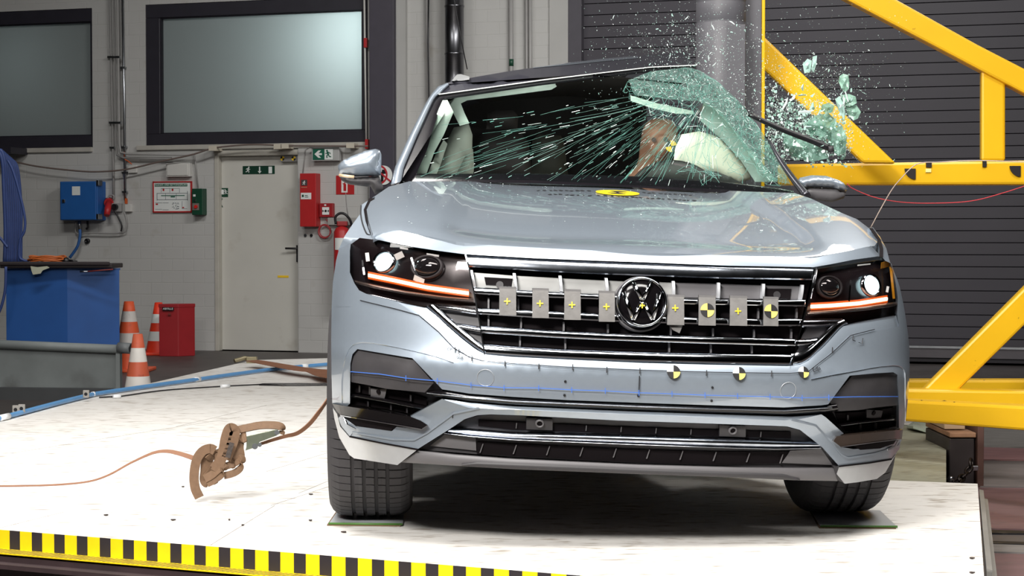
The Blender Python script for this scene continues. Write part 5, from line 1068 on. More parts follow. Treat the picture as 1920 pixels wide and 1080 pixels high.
# ---- grille
gb = patch('grille', M_VOID, [(874, 480), (1000, 488), (1203, 495), (1526, 503), (1516, 540), (1484, 684), (1340, 682), (1203, 678), (1060, 671), (908, 662)], off=-.055, th=.02, res=.06)
sideL = patch('grille_side', M_PLAST, [(800, 572), (893, 574), (908, 663), (885, 648), (850, 618)], off=-.03, th=.02, res=.06); sideR = patch('grille_side', M_PLAST, [(1514, 612), (1580, 610), (1520, 670), (1484, 684)], off=-.03, th=.02, res=.06)
bar('top_chrome_bar', M_CHROMED, [(872, 478), (930, 481.5), (1000, 485.5), (1100, 489.5), (1203, 493), (1360, 499.5), (1524, 502.5)], [(880, 500.5), (930, 503.5), (1000, 508), (1104, 513.5), (1203, 517), (1358, 522.5), (1522, 525)], off=-.012, bulge=.008, depth=.03, parent=gb, n=70, pw=.3, k=10)
plates = [([(888, 511), (964, 517)], [(890, 539), (966, 544)]), ([(966, 517), (1050, 521.5)], [(968, 544), (1052, 548)]), ([(1053, 522), (1136, 526)], [(1053, 548), (1136, 551)]), ([(1140, 526), (1175, 528)], [(1140, 551), (1175, 552)]), ([(1236, 529), (1260, 530)], [(1240, 556), (1262, 557)]), ([(1265, 530), (1345, 532)], [(1265, 557), (1345, 559)]), ([(1350, 532), (1428, 535)], [(1350, 559), (1428, 561)]), ([(1433, 535), (1502, 537)], [(1433, 561), (1500, 563)])]
for i, (a, b) in enumerate(plates): bar('shutter_plate', pm('shutter_plate_grey', (150, 150, 148), .45, .2, var=.06, scale=12) if i < 5 else M_PLASTM, a, b, off=-.045, bulge=.002, depth=.01, parent=gb)
for a in ((908, 519.5, 961, 522.5, 959, 537, 911, 534), (1435, 541, 1484, 541.5, 1482, 560, 1436, 560)): 
    bar('plate_opening', M_VOID, [(a[0], a[1]), (a[2], a[3])], [(a[6], a[7]), (a[4], a[5])], off=-.04, bulge=0, depth=.004, parent=gb)
for u, v in ((937, 534), (1457, 553)): cdisc('parking_sensor', M_PLAST, u, v, 7, -.036, parent=gb)
for (u0, v0, u1, v1) in ((883.5, 506, 889.5, 538), (964, 512, 968, 543), (1050, 516.5, 1053, 546), (1136.5, 521, 1139.5, 549), (1262.5, 527, 1263.5, 556), (1347.5, 530, 1347, 559), (1432, 532, 1429.5, 560), (1505, 534, 1501, 562)):
    bar('chrome_rib', M_RIB, [(u0 - 2.6, v0), (u0 + 2.6, v0 + .3)], [(u1 - 2.6, v1), (u1 + 2.6, v1 + .3)], off=-.022, bulge=.006, depth=.02, parent=gb, n=3, k=4)
B2 = ([(888, 538), (1000, 545), (1124, 551.5), (1203, 555), (1282, 559), (1431, 563), (1510, 561)], [(890, 552), (1000, 558), (1124, 562), (1203, 567), (1282, 571), (1402, 573.5), (1510, 576)])
B3 = ([(894, 577), (1000, 581.5), (1124, 587.5), (1203, 590), (1282, 593.5), (1431, 598), (1503, 597)], [(897, 590), (1000, 597), (1124, 603), (1203, 606), (1282, 608.5), (1431, 612.5), (1500, 612.5)])
B4 = ([(900, 610), (1029, 619), (1130, 624), (1240, 628), (1340, 631), (1491, 635)], [(903, 625.5), (1038, 634), (1130, 638.5), (1240, 642.5), (1340, 646), (1424, 648.5), (1490, 650)])
B5 = ([(904, 644), (980, 650), (1060, 654.5), (1180, 658.5), (1240, 660.5), (1350, 662.5), (1482, 664)], [(908, 664), (980, 669), (1060, 673), (1180, 678.5), (1240, 680), (1370, 683.5), (1484, 685.5)])
for a, b in (B2, B3): bar('chrome_bar', M_CHROME, a, b, off=-.016, bulge=.008, depth=.025, parent=gb, n=70, pw=.35, k=10)
for a, b in (B4, B5): bar('chrome_bar', M_CHROME, a, b, off=-.014, bulge=.009, depth=.03, parent=gb, n=70, pw=.4, k=10)
for (u, v0, v1) in ((916, 592, 612), (977, 597, 616), (1057, 604, 622), (1140, 608, 625), (1258, 612, 629), (1337, 616, 632), (1414, 618, 634), (1484, 617, 634), (975, 628, 648), (1060, 636, 655), (1255, 644, 661), (1333, 647, 662), (1410, 649, 663), (916, 558, 578), (972, 560, 579), (1422, 578, 598), (1494, 578, 596)): bar('grille_rib', M_PLASTM, [(u - 1.6, v0), (u + 1.6, v0)], [(u - 1.6, v1), (u + 1.6, v1)], off=-.04, bulge=.002, depth=.015, parent=gb, n=2, k=2)
# chrome U trim and short bars outside the seams
bar('chrome_trim', M_CHROME, [(816, 570), (835, 588), (851, 602), (870, 618), (885, 631), (904, 645)], [(798, 574), (820, 592.5), (840, 611), (862, 630), (882, 646), (908, 664)], off=-.01, bulge=.008, depth=.025)
bar('chrome_trim', M_CHROME, [(1484, 664), (1500, 661), (1517, 651), (1545, 625), (1568, 603), (1580, 598)], [(1484, 685.5), (1502, 683), (1517, 675), (1545, 648), (1577, 613), (1590, 607)], off=-.01, bulge=.008, depth=.025)
bar('chrome_bar', M_CHROME, [(818, 568), (850, 571), (890, 578)], [(826, 582), (855, 585), (893, 590.5)], off=-.012, bulge=.009, depth=.02, parent=sideL); bar('chrome_bar', M_CHROME, [(852, 605), (875, 608), (899, 612)], [(866, 618), (882, 622), (902, 626)], off=-.014, bulge=.009, depth=.02, parent=sideL)
bar('chrome_bar', M_CHROMED, [(1505, 599), (1545, 598), (1578, 598)], [(1503, 613), (1540, 613), (1568, 611)], off=-.014, bulge=.008, depth=.02, parent=sideR); bar('chrome_bar', M_CHROME, [(1493, 636), (1518, 635.5), (1535, 632)], [(1491, 650), (1510, 649), (1520, 646)], off=-.014, bulge=.008, depth=.02, parent=sideR)
for pts in ([(872.5, 477), (880, 505), (890, 555), (900, 610), (908.5, 664)], [(1531, 502), (1524, 530), (1512, 580), (1498, 630), (1485, 685)]): line('seam_strip', M_CHROME, pts, .004, .002)
# emblem
p, nn = nat(1203.5, 567, .016); re_ = 48 * p.y / FPX; x_ = V((0, 0, 1)).cross(nn).normalized(); y_ = nn.cross(x_); Mq = Matrix((x_, y_, nn)).transposed().to_4x4(); Mq.translation = p
em = MB().lathe([(0, .010), (re_ * .5, .009), (re_ * .86, .004), (re_ * .9, 0), (re_ * .9, -.03), (re_ * .3, -.04)], 48, Mq).build('emblem', M_GLOSSB, car)
MB().lathe([(re_ * .87, .003), (re_ * .90, .010), (re_ * .95, .012), (re_ * .99, .008), (re_, -.02)], 56, Mq).build('emblem_ring', M_CHROME, em)
MB().lathe([(re_, -.03), (re_ * 1.07, -.022), (re_ * 1.1, -.03), (re_ * 1.1, -.05)], 56, Mq).build('emblem_housing', M_PLASTM, em)
vw = MB(); s_ = re_ * .88
def stroke(pts, w): 
    P = [Mq @ V((a * s_, b * s_, .0125)) for a, b in pts]
    for a, b in zip(P, P[1:]): vw.ribbon([a, b], w * s_, .008, nn.cross((b - a).normalized()), sm=True)
stroke([(-.40, .88), (-.02, .10)], .17); stroke([(.40, .88), (.02, .10)], .17); stroke([(-.11, .12), (.11, .12)], .10)
stroke([(-.84, .42), (-.43, -.80)], .17); stroke([(.84, .42), (.43, -.80)], .17); stroke([(-.43, -.80), (-.05, -.06)], .17); stroke([(.43, -.80), (.05, -.06)], .17); stroke([(-.12, -.06), (.12, -.06)], .10)
vw.build('emblem_letters', M_CHROME, em)
def cross(u, v, off, parent, r=6, mat=M_YT2, name='yellow_cross'):
    p, nn = nat(u, v, off); k = p.y / FPX; x = V((0, 0, 1)).cross(nn).normalized(); y = nn.cross(x); mb = MB(); a = r * k; b = 1.2 * k
    mb.prism([p + x * i + y * j for i, j in ((-a, -b), (-b, -b), (-b, -a), (b, -a), (b, -b), (a, -b), (a, b), (b, b), (b, a), (-b, a), (-b, b), (-a, b))], nn * .001); return mb.build(name, mat, parent)
cross(1204, 573, .04, em, 5)
# grey cloth tape strips over the grille
for i, (u0, u1, v0, v1, mk) in enumerate(((936, 968, 541, 591, 'c'), (998, 1029, 544, 596, 'c'), (1058, 1089, 546, 599.5, 'c'), (1123, 1153, 549, 603, 'c'), (1251, 1283, 556, 609, 'c'), (1310, 1342, 557, 610, 't'), (1368.5, 1401, 558, 610.5, 'c'), (1431.5, 1459.5, 560, 611, 't'))):
    tp = bar('tape_strip', M_TAPEG, [(u0 + .5, v0), (u1 - .5, v0 + .8)], [(u0, v1), (u1, v1 + .6)], off=.006, bulge=.002, depth=.006, n=4)
    bar('tape_fold', pm('cloth_tape_fold', (84, 82, 82), .75, var=.1, scale=40), [(u0, v0 - 4), (u1, v0 - 3)], [(u0, v0 + 4), (u1, v0 + 5)], off=-.002, bulge=.006, depth=.01, parent=tp, n=3)
    if mk == 'c': cross((u0 + u1) / 2 - 1, (v0 + v1) / 2 - (1 if i != 4 else 5), .0105, tp, 6)
    else: target((u0 + u1) / 2 + .5, (v0 + v1) / 2 - 2, 13, .0105, tp, (1, 0, 1, 0))
bar('tape_tail', M_TAPEG, [(1253, 609), (1280, 610)], [(1262, 619), (1274, 625)], off=-.01, bulge=.002, depth=.003, n=4)
# ---- headlamps
M_LENS = clear('lamp_lens', (226, 222, 222), .02, .01)
def lamp(outer, mods, drl, amb, chrome_b, seam):
    r_ = patch('headlamp', pm('lamp_housing', (26, 20, 22), .25, coat=.4, var=.1), outer, off=-.05, th=.04, res=.05)
    for (u, v, rx, ry, mat) in mods:
        p, nn = nat(u, v, -.03); k = p.y / FPX; x = V((0, 0, 1)).cross(nn).normalized(); y = nn.cross(x); Mx = Matrix((x, y, nn)).transposed().to_4x4(); Mx.translation = p; Mx = Mx @ Matrix.Diagonal((rx * k, ry * k, 1, 1))
        MB().lathe([(0, .016), (.5, .014), (.85, .006), (1., 0), (1., -.01)], 32, Mx).build('projector_lens', mat, r_); MB().lathe([(1.02, .002), (1.16, .006), (1.22, -.01)], 32, Mx).build('lens_bezel', M_CHROME if mat is M_LED else M_PLAST, r_)
    a = [(u, v - 3.2) for u, v in drl]; b = [(u, v + 3.2) for u, v in drl]; bar('daylight_strip', M_DRL, a, b, off=-.02, bulge=.004, depth=.01, parent=r_)
    a = [(u, v + 3.2) for u, v in drl]; b = [(u, v + 7) for u, v in drl]; bar('amber_glow', M_AMB, a, b, off=-.022, bulge=.002, depth=.01, parent=r_)  # emissive bars put in as the amber glow around the strip
    a = [(u, v - 7) for u, v in drl]; b = [(u, v - 3.6) for u, v in drl]; bar('amber_glow', M_AMB, a, b, off=-.024, bulge=.002, depth=.01, parent=r_)
    bar('lower_reflector', pm('reflector_grey', (120, 108, 102), .22, .8, var=.1), chrome_b[0], chrome_b[1], off=-.016, bulge=.012, depth=.01, parent=r_)
    bar('chrome_edge', M_CHROME, seam[0], seam[1], off=-.006, bulge=.004, depth=.02, parent=r_)
    patch('lamp_cover', M_LENS, outer, off=.0, th=.002, res=.04, parent=r_); return r_
HL = [(656.5, 511), (655.5, 480), (658, 458), (674.4, 446), (706.7, 450), (740, 457), (775.6, 464.5), (820, 471), (871, 478), (879, 505), (886.7, 538), (892.5, 572), (875, 576), (850, 575), (818, 576), (797.8, 575), (744.4, 563.5), (686.7, 550), (673.3, 543.5), (664.4, 530)]
l1 = lamp(HL, [(719.5, 491, 21, 17.5, M_LED), (800, 500, 27, 19, pm('dark_lens', (30, 28, 30), .05, coat=1))], [(690, 516), (740, 526), (800, 539), (850, 546), (879, 550)], None,
    ([(664, 525), (700, 533), (760, 545), (830, 555), (887, 560)], [(668, 532), (700, 541), (760, 553), (830, 563), (888, 567)]), ([(670, 544), (690, 550), (745, 563), (797, 574)], [(672, 547), (690, 554), (745, 567.5), (797, 578)]))
for (pts, m_, w) in (([(786, 489), (790, 497), (797, 508)], M_LED, .012), ([(741, 483), (756, 476)], M_SIGNW, .02), ([(688, 474), (690, 490)], M_SIGNW, .012), ([(776, 520), (795, 529)], M_SIGNW, .018), ([(771, 483), (783, 520)], M_CHROME, .006), ([(679, 488), (683, 515)], M_CHROME, .006), ([(800, 476.5), (823, 480)], M_SIGNW, .006), ([(750, 465), (765, 467)], M_SIGNW, .005)):
    line('lamp_reflector_glint', m_, pts, w, -.022, parent=l1)  # white strips are glints put in as marks on the lamp
HR = [(1532, 505), (1555, 501), (1600, 495), (1649, 488), (1660, 490), (1671, 495), (1676, 512), (1681, 542), (1683, 564), (1682, 585), (1678, 592.5), (1620, 602), (1578, 608), (1514, 613), (1504, 612), (1512, 585), (1522, 545)]
l2 = lamp(HR, [(1634, 534.5, 21, 18, M_LED), (1556, 538, 23, 18, pm('dark_lens', (30, 28, 30), .05, coat=1))], [(1521, 575), (1560, 573), (1610, 569), (1664, 560.5)], None,
    ([(1514, 584), (1560, 581), (1620, 574.5), (1680, 566)], [(1512, 592), (1560, 589), (1620, 583), (1681, 574)]), ([(1531, 506), (1525, 530), (1519, 560)], [(1535, 506), (1529, 530), (1522, 560)]))
for (pts, m_, w) in (([(1595, 525), (1592, 565)], M_CHROME, .005), ([(1608, 497.5), (1632, 495)], M_SIGNW, .004), ([(1665, 537), (1663, 548)], M_SIGNW, .008), ([(1652, 498), (1668, 494)], pm('amber_reflector', (190, 132, 30), .3), .02), ([(1670, 500), (1676, 560)], pm('amber_reflector', (190, 132, 30), .3), .008)):
    line('lamp_reflector_glint', m_, pts, w, -.022, parent=l2)  # white strips here are put-in glints too
# ---- windscreen frame, roof, pillars
M_FRIT = pm('frit_black', (24, 22, 26), .2, coat=.4)
bar('a_pillar', M_PAINT, [(733, 346), (740, 314), (768, 253), (793, 203), (807, 178), (821, 162), (838, 155)], [(752, 341), (757, 314), (783, 253), (806, 203), (815, 184), (824, 176), (842, 160)], surf='W', off=.01, bulge=.02, depth=.12)
bar('windscreen_border', M_FRIT, [(751, 341), (756, 314), (782, 253), (805, 203), (815, 184), (824, 177)], [(779, 336), (783, 320), (800, 283), (825, 200), (829, 188), (836, 184)], surf='W', off=.0, bulge=.003, depth=.02)
bar('windscreen_border', M_FRIT, [(822, 178), (1000, 153), (1100, 140.5), (1220, 127), (1305, 122.5)], [(830, 187), (1000, 162), (1100, 149), (1220, 135), (1306, 130)], surf='W', off=.0, bulge=.001, depth=.02)
bar('windscreen_border', M_FRIT, [(758, 326), (993, 325.5), (1100, 328), (1211, 331), (1350, 339), (1461, 353), (1488, 358)], [(756, 341), (993, 343), (1100, 347), (1220, 353), (1350, 361), (1461, 369), (1490, 372)], surf='W', off=.0, bulge=.002, depth=.02)
bar('roof_trim', M_SIGNW, [(822, 176), (920, 162.3), (1016, 149), (1100, 139), (1220, 125), (1305, 121.3)], [(823, 178), (920, 164.5), (1016, 151.2), (1100, 141), (1220, 127), (1306, 123.2)], surf='W', off=.012, bulge=.004, depth=.02)
TOPL = [(826, 165), (837, 155.5), (851, 152), (895, 143.6), (960, 132.5), (1043, 121), (1060, 119), (1129, 111), (1193, 105.5), (1215, 103), (1290, 99)]
roof = patch('roof', M_ROOFB, [(824, 175), (920, 162), (1016, 148.7), (1100, 138.7), (1220, 124.7), (1301, 121)] + TOPL[::-1], surf='R', th=.03, res=.05)
TP = [hit(u, v, gR(0)) for u, v in dens(TOPL, 20)]; nT = len(TP)
carmesh('roof_skin', TP + [V((min(p.x * .95, .38), 4.45, p.z - .10)) for p in TP] + [V((min(p.x * .9, .38), 4.72, 1.10)) for p in TP], [(i, i + 1, nT + i + 1, nT + i) for i in range(nT - 1)] + [(nT + i, nT + i + 1, 2 * nT + i + 1, 2 * nT + i) for i in range(nT - 1)], M_ROOFB, roof)
bar('roof_highlight_bar', M_PAINT, [(1000, 126.2), (1060, 118), (1129, 110), (1196, 104.5)], [(1000, 127.5), (1060, 122), (1129, 115), (1196, 109)], surf='R', off=.01, bulge=.006, depth=.02)  # silver bar added along the roof to catch a white highlight
rr_ = bar('roof_rail', M_SKID, [(847, 152), (855, 140.5), (861, 138), (880, 143.5)], [(852, 152.5), (859, 151), (866, 151.5), (880, 149)], surf='R', off=.01, bulge=.02, depth=.05)
_p = cpt(861, 145, 2.3); MB().tube([CM @ _p, CM @ V((_p.x * 1.0, 2.9, _p.z + .005)), CM @ V((_p.x * .97, 4.2, _p.z - .05))], .016, 8).build('rail_bar', M_BLACK, rr_)
# ---- body sides, tail and floor pan (mostly hidden behind the nose)
def side(sg, name):
    def arc(c, r, a0, a1, n=12): return [(c + r * math.cos(a0 + (a1 - a0) * i / n), .36 + r * math.sin(a0 + (a1 - a0) * i / n)) for i in range(n + 1)]
    ol = [(.50, .84), (.62, .95), (.85, 1.02), (1.25, 1.06), (2.5, 1.09), (4.5, 1.10), (4.76, .95), (4.76, .40), (4.26, .32)] + arc(3.79, .45, 0, math.pi) + [(3.30, .29), (1.38, .29)] + arc(.88, .45, 0, math.pi)[1:] + [(.47, .50)]
    ol = [(a[0] + (b[0] - a[0]) * t / m, a[1] + (b[1] - a[1]) * t / m) for a, b in zip(ol, ol[1:] + ol[:1]) for m in [max(1, int(math.hypot(b[0] - a[0], b[1] - a[1]) / .09))] for t in range(m)]
    pts = list(ol)
    for y in np.arange(.6, 4.7, .12):
        for z in np.arange(.35, 1.05, .12):
            if inpoly(y, z, ol) and min(math.hypot(y - a, z - b) for a, b in ol) > .05: pts.append((float(y), float(z)))
    vs2, _, tr, *_ = delaunay_2d_cdt([V(p) for p in pts], [(i, (i + 1) % len(ol)) for i in range(len(ol))], [], 0, 1e-6)
    tr = [tuple(f) for f in tr if inpoly(sum(vs2[i].x for i in f) / 3, sum(vs2[i].y for i in f) / 3, ol)]
    def X(y, z):
        x = .955 - .15 * max(0, (z - .86) / .2) ** 2 - .05 * max(0, (.45 - z) / .2) ** 2 - .06 * max(0, (.75 - y) / .3)
        if sg > 0: x -= .58 * math.exp(-((y - 2.22) / .46) ** 2)
        return x * sg
    vs = [V((X(p.x, p.y), p.x, p.y)) for p in vs2]; s = carmesh(name, vs, tr, M_PAINT)
    if sg > 0: return      # the driver's side window has burst
    ys_ = [1.32, 1.62, 1.95, 2.2, 2.45, 2.9, 3.6, 4.3, 4.6]; tops = [1.12, 1.36, 1.56, 1.6, 1.6, 1.6, 1.58, 1.5, 1.3]
    v2 = []
    for y, zt in zip(ys_, tops):
        a = X(y, 1.06) * .985; b = sg * (.80 - (zt - 1.06) * .56) 
        if sg > 0: b -= .38 * math.exp(-((y - 2.12) / .55) ** 2); 
        v2 += [V((a, y, 1.06)), V((b, y, zt))]
    carmesh('side_glass', v2, [(2 * i, 2 * i + 2, 2 * i + 3, 2 * i + 1) for i in range(len(ys_) - 1)], pm('side_glass_dark', (28, 32, 34), .1, coat=.5), s)
side(-1, 'body_side'); side(1, 'body_side')
mb = MB(); mb.prism([CM @ V(p) for p in ((-.9, 4.76, .35), (.9, 4.76, .35), (.88, 4.76, 1.0), (-.88, 4.76, 1.0))], CM.to_3x3() @ V((0, -.05, 0))); mb.build('tailgate', M_PAINT, car)
mb = MB(); mb.prism([CM @ V(p) for p in ((-.72, .5, .30), (.42, .5, .30), (.42, 4.7, .34), (-.72, 4.7, .34))], (0, 0, .05)); mb.build('floor_pan', M_VOID, car)
# dark bulkhead, and a backdrop added to keep the cabin dark
mb = MB(); mb.prism([CM @ V(p) for p in ((-.86, 1.22, .4), (.80, 1.22, .4), (.78, 1.22, 1.02), (-.84, 1.22, 1.02))], CM.to_3x3() @ V((0, .04, 0))); mb.build('bulkhead', M_VOID, car)
M_CAB = pm('cabin_dark', (30, 27, 28), .8, var=.2)
ln_ = [(-.74, 1.06), (.46, 1.06), (.38, 1.62), (0, 1.64), (-.60, 1.57)]
carmesh('cabin_backdrop', [V((x, 3.1, z)) for x, z in ln_] + [V((x, 1.95 if z > 1.5 else 1.35, z)) for x, z in ln_], [(0, 1, 2, 3, 4), (2, 3, 8, 7), (3, 4, 9, 8), (4, 0, 5, 9)], M_CAB, car, smooth=False)
dash = carmesh('dashboard', [V(p) for p in ((-.70, 1.36, 1.03), (.66, 1.36, 1.03), (.66, 1.80, 1.07), (-.70, 1.80, 1.07), (-.70, 1.82, .8), (.66, 1.82, .8))], [(0, 1, 2, 3), (3, 2, 5, 4)], pm('dash_dark', (34, 30, 31), .6), car, smooth=False)
# ---- seats and airbags
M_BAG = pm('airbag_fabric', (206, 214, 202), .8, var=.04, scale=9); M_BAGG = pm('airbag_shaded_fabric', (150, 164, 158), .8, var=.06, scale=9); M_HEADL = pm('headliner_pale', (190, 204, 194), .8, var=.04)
M_SEAT = pm('seat_charcoal', (52, 48, 48), .7, var=.12); M_SEATG = pm('seat_grey', (84, 84, 78), .7, var=.1)
seat = pillow('passenger_seat', M_SEAT, [(884, 335), (890, 268), (905, 246), (975, 246), (992, 270), (998, 335)], 2.55, .08); pillow('headrest', M_SEAT, [(912, 242), (914, 214), (930, 206), (962, 207), (972, 218), (970, 242)], 2.55, .05, seat)
pillow('rear_seat', M_SEATG, [(996, 335), (998, 262), (1010, 252), (1052, 254), (1058, 268), (1066, 335)], 2.85, .05)
st_ = pillow('driver_seat', M_SEAT, [(1196, 335), (1204, 262), (1222, 240), (1300, 240), (1318, 262), (1326, 335)], 2.78, .06)
for nm, m_, y, th, P in (('pillar_trim', M_HEADL, 1.78, .03, [(777.5, 330), (782, 312), (804, 253), (823, 203), (830, 188), (839, 187.5), (850.5, 210), (832, 253), (815, 284), (798, 330)]),
    ('curtain_airbag', M_BAG, 2.2, .05, [(800, 330), (818, 287), (832, 262), (839, 270), (826, 309), (817, 331)]), ('curtain_airbag', M_BAG, 2.3, .07, [(813, 330), (832, 275.6), (851, 239), (862, 237), (879, 232.5), (886, 253), (885, 287), (872, 294), (853, 331)]),
    ('curtain_airbag', M_BAG, 2.42, .05, [(848, 331), (862, 298), (873, 285), (887, 279), (889, 312), (887, 331)]),
    ('headliner', M_HEADL, 1.98, .012, [(841, 191), (862, 178), (895.6, 170), (1029, 155), (1040, 156), (1044, 162), (1034, 168), (934, 181), (876, 188), (864, 194), (871, 212), (880, 231), (862, 236), (851, 214)]),
    ('sun_visor', M_HEADL, 1.95, .012, [(1182, 179), (1192, 181.5), (1233, 194), (1300, 208), (1301, 214), (1267, 213), (1219, 201.5), (1183, 189)]),
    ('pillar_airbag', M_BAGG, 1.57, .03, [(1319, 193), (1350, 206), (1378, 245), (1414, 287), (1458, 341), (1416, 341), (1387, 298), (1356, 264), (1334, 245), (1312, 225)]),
    ('driver_airbag', pm('airbag_cream', (226, 224, 206), .8, var=.05, scale=12), 1.72, .06, [(1278, 252), (1311, 246), (1350, 257), (1376, 283), (1404, 320), (1408, 336), (1383, 343), (1350, 330), (1305.5, 324), (1262, 312), (1266, 278)]),
    ('instrument_hood', pm('hood_grey', (58, 58, 56), .6), 1.46, .02, [(1205, 338), (1222, 317), (1240, 307.5), (1262, 305), (1290, 309), (1312, 318.5), (1345, 322), (1372, 333), (1395, 345), (1300, 352)])):
    pillow(nm, m_, P, y, th, edge=.05, res=.025, tilt={'pillar_airbag': 1.3, 'driver_airbag': .8}.get(nm, 0.))
c = cpt(1266, 386, 1.6); mb = MB(); rs = .185
mb.tube([CM @ (c + V((rs * math.cos(a), rs * math.sin(a) * .42, rs * math.sin(a) * .9))) for a in (k * 2 * math.pi / 40 for k in range(41))], .016, 10); sw = mb.build('steering_wheel', pm('wheel_rim_dark', (46, 44, 44), .4), car)
mb = MB(); mb.lathe([(0, .03), (.06, .028), (.075, .01), (.075, -.02)], 20, CM @ Matrix.Translation(c) @ Matrix.Rotation(R(65), 4, 'X')); mb.build('wheel_hub', M_PLAST, sw)
# ---- wheels (upright on the deck while the body leans)
M_TYRE = pm('tyre_rubber', (58, 56, 58), .75, var=.06, scale=20)
def wheel(x, y, name='wheel'):
    Mx = Matrix.Translation((x, y, .385)) @ Matrix.Rotation(YAW, 4, 'Z') @ Matrix.Rotation(R(90), 4, 'Y'); rt = .378
    prof = [(.25, -.118, 0), (.275, -.132, 0), (.31, -.142, 0), (.338, -.141, 0), (.356, -.131, 0), (.367, -.118, .5), (.374, -.103, 1)]
    ts = [-.096]; gz = (-.058, -.020, .020, .058); z0 = -.096
    for g_ in gz: prof += [(rt - .001, (z0 + g_) / 2, 1), (rt, g_ - .0065, 1), (rt - .009, g_ - .005, 0), (rt - .009, g_ + .005, 0), (rt, g_ + .0065, 1)]; z0 = g_
    prof += [(rt - .001, .08, 1), (.374, .103, 1), (.367, .118, .5), (.356, .131, 0), (.338, .141, 0), (.31, .142, 0), (.275, .132, 0), (.25, .118, 0)]
    ang = []
    for k in range(70): a = 2 * math.pi * k / 70; ang += [(a, 0), (a + .078, 0), (a + .080, 1), (a + .0865, 1)]
    n = len(ang); vs = []
    for (r, z, w) in prof:
        for (a, s) in ang:
            aa = a + z * .16; rr = r - s * w * .006; vs.append(Mx @ V((rr * math.cos(aa), rr * math.sin(aa), z)))
    k = len(prof); fs = [(i * n + j, i * n + (j + 1) % n, (i + 1) * n + (j + 1) % n, (i + 1) * n + j) for i in range(k - 1) for j in range(n)]
    mb = MB(); mb.add(vs, fs, 0, False); ty = mb.build('tyre', M_TYRE, car)
    sg = -1 if x < .3 else 1
    mb = MB(); mb.lathe([(.252, -.115), (.245, -.10), (.235, -.05), (.235, .05), (.245, .10), (.252, .115)], 32, Mx); mb.lathe([(0, sg * .07), (.06, sg * .075), (.08, sg * .055), (.24, sg * .085)], 32, Mx); mb.build('rim', pm('rim_alloy', (150, 152, 156), .3, .9), ty)
wheel(-.488, 6.335); wheel(1.135, 6.43)
for sx in (-.84, .84): p = CM @ V((sx, 3.79, .38)); wheel(p.x, p.y)
for sx, lim in ((-.62, 1), (.62, -1)):
    mb = MB(); pts = [(sx + lim * 0, .36), (sx, 1.40)]; mb.prism([CM @ V(p) for p in ((sx, .40, .30), (sx, 1.40, .30), (sx, 1.40, .88), (sx, .40, .88))], CM.to_3x3() @ V((-lim * .01, 0, 0))); mb.prism([CM @ V(p) for p in ((sx, .40, .80), (sx, 1.38, .80), (sx - lim * .30, 1.38, .80), (sx - lim * .30, .46, .80))], (0, 0, .02)); mb.build('arch_liner', M_VOID, car)
# ---- mirrors
m1 = pillow('door_mirror', M_PAINT, [(633.5, 311), (640, 303), (660, 292), (689, 281.5), (704, 279), (712, 281.5), (715.5, 290), (714.5, 328), (709, 330), (667, 331), (636, 326.5)], 1.50, .075, edge=.06, res=.012)
pillow('mirror_foot', M_PLAST, [(635, 329), (667, 332.5), (711, 330), (716, 344), (723, 358), (703, 364), (695, 350), (688, 350), (655, 346), (641, 339)], 1.51, .045, m1, edge=.035, res=.012)
mb = MB(); mb.tube([cw(637, 328.5, 1.44), cw(650, 330.5, 1.42), cw(664, 332, 1.42)], .006, 8); mb.build('indicator_lamp', pm('indicator_clear', (226, 196, 160), .15, coat=1), m1)
mb = MB(); mb.prism([cw(u, v, 1.62) for u, v in ((640, 309), (705, 286), (711, 326), (642, 326))], CM.to_3x3() @ V((0, .004, 0))); mb.build('mirror_glass', M_CHROME, m1)
m2 = pillow('door_mirror', M_PAINT, [(1491, 344), (1500, 333), (1522, 328.5), (1548, 329.5), (1572, 337), (1586, 350), (1587, 359), (1560, 352), (1525, 350), (1500, 352)], 1.56, .05, edge=.03, res=.01)
pillow('mirror_foot', M_PLASTM, [(1499, 352), (1525, 350.5), (1560, 352.5), (1586, 359.5), (1582, 372), (1560, 379), (1535, 376), (1512, 368)], 1.57, .03, m2, edge=.03, res=.012)
# right pillar remains and bent-out window strip
mb = MB(); mb.tube([cw(u, v, y) for (u, v), y in zip(cr([(1444, 266), (1461, 298), (1489, 338), (1513, 368)], 5), [1.62 - .02 * i for i in range(16)])], [.007 + .0006 * i for i in range(16)], 8); mb.build('crushed_pillar', pm('pillar_dark', (70, 70, 76), .25, .5), car)
mb = MB(); mb.tube([cw(u, v, 1.60) for u, v in cr([(1404, 214), (1440, 231), (1480, 248), (1520, 263), (1558, 279)], 4)], [.0095 + .0002 * i for i in range(17)], 8); ws_ = mb.build('window_strip', M_BLACK, car); mb = MB(); mb.tube([cw(1557, 274, 1.595), cw(1558.5, 285, 1.595)], .0125, 8); mb.build('strip_end', M_PLAST, ws_)
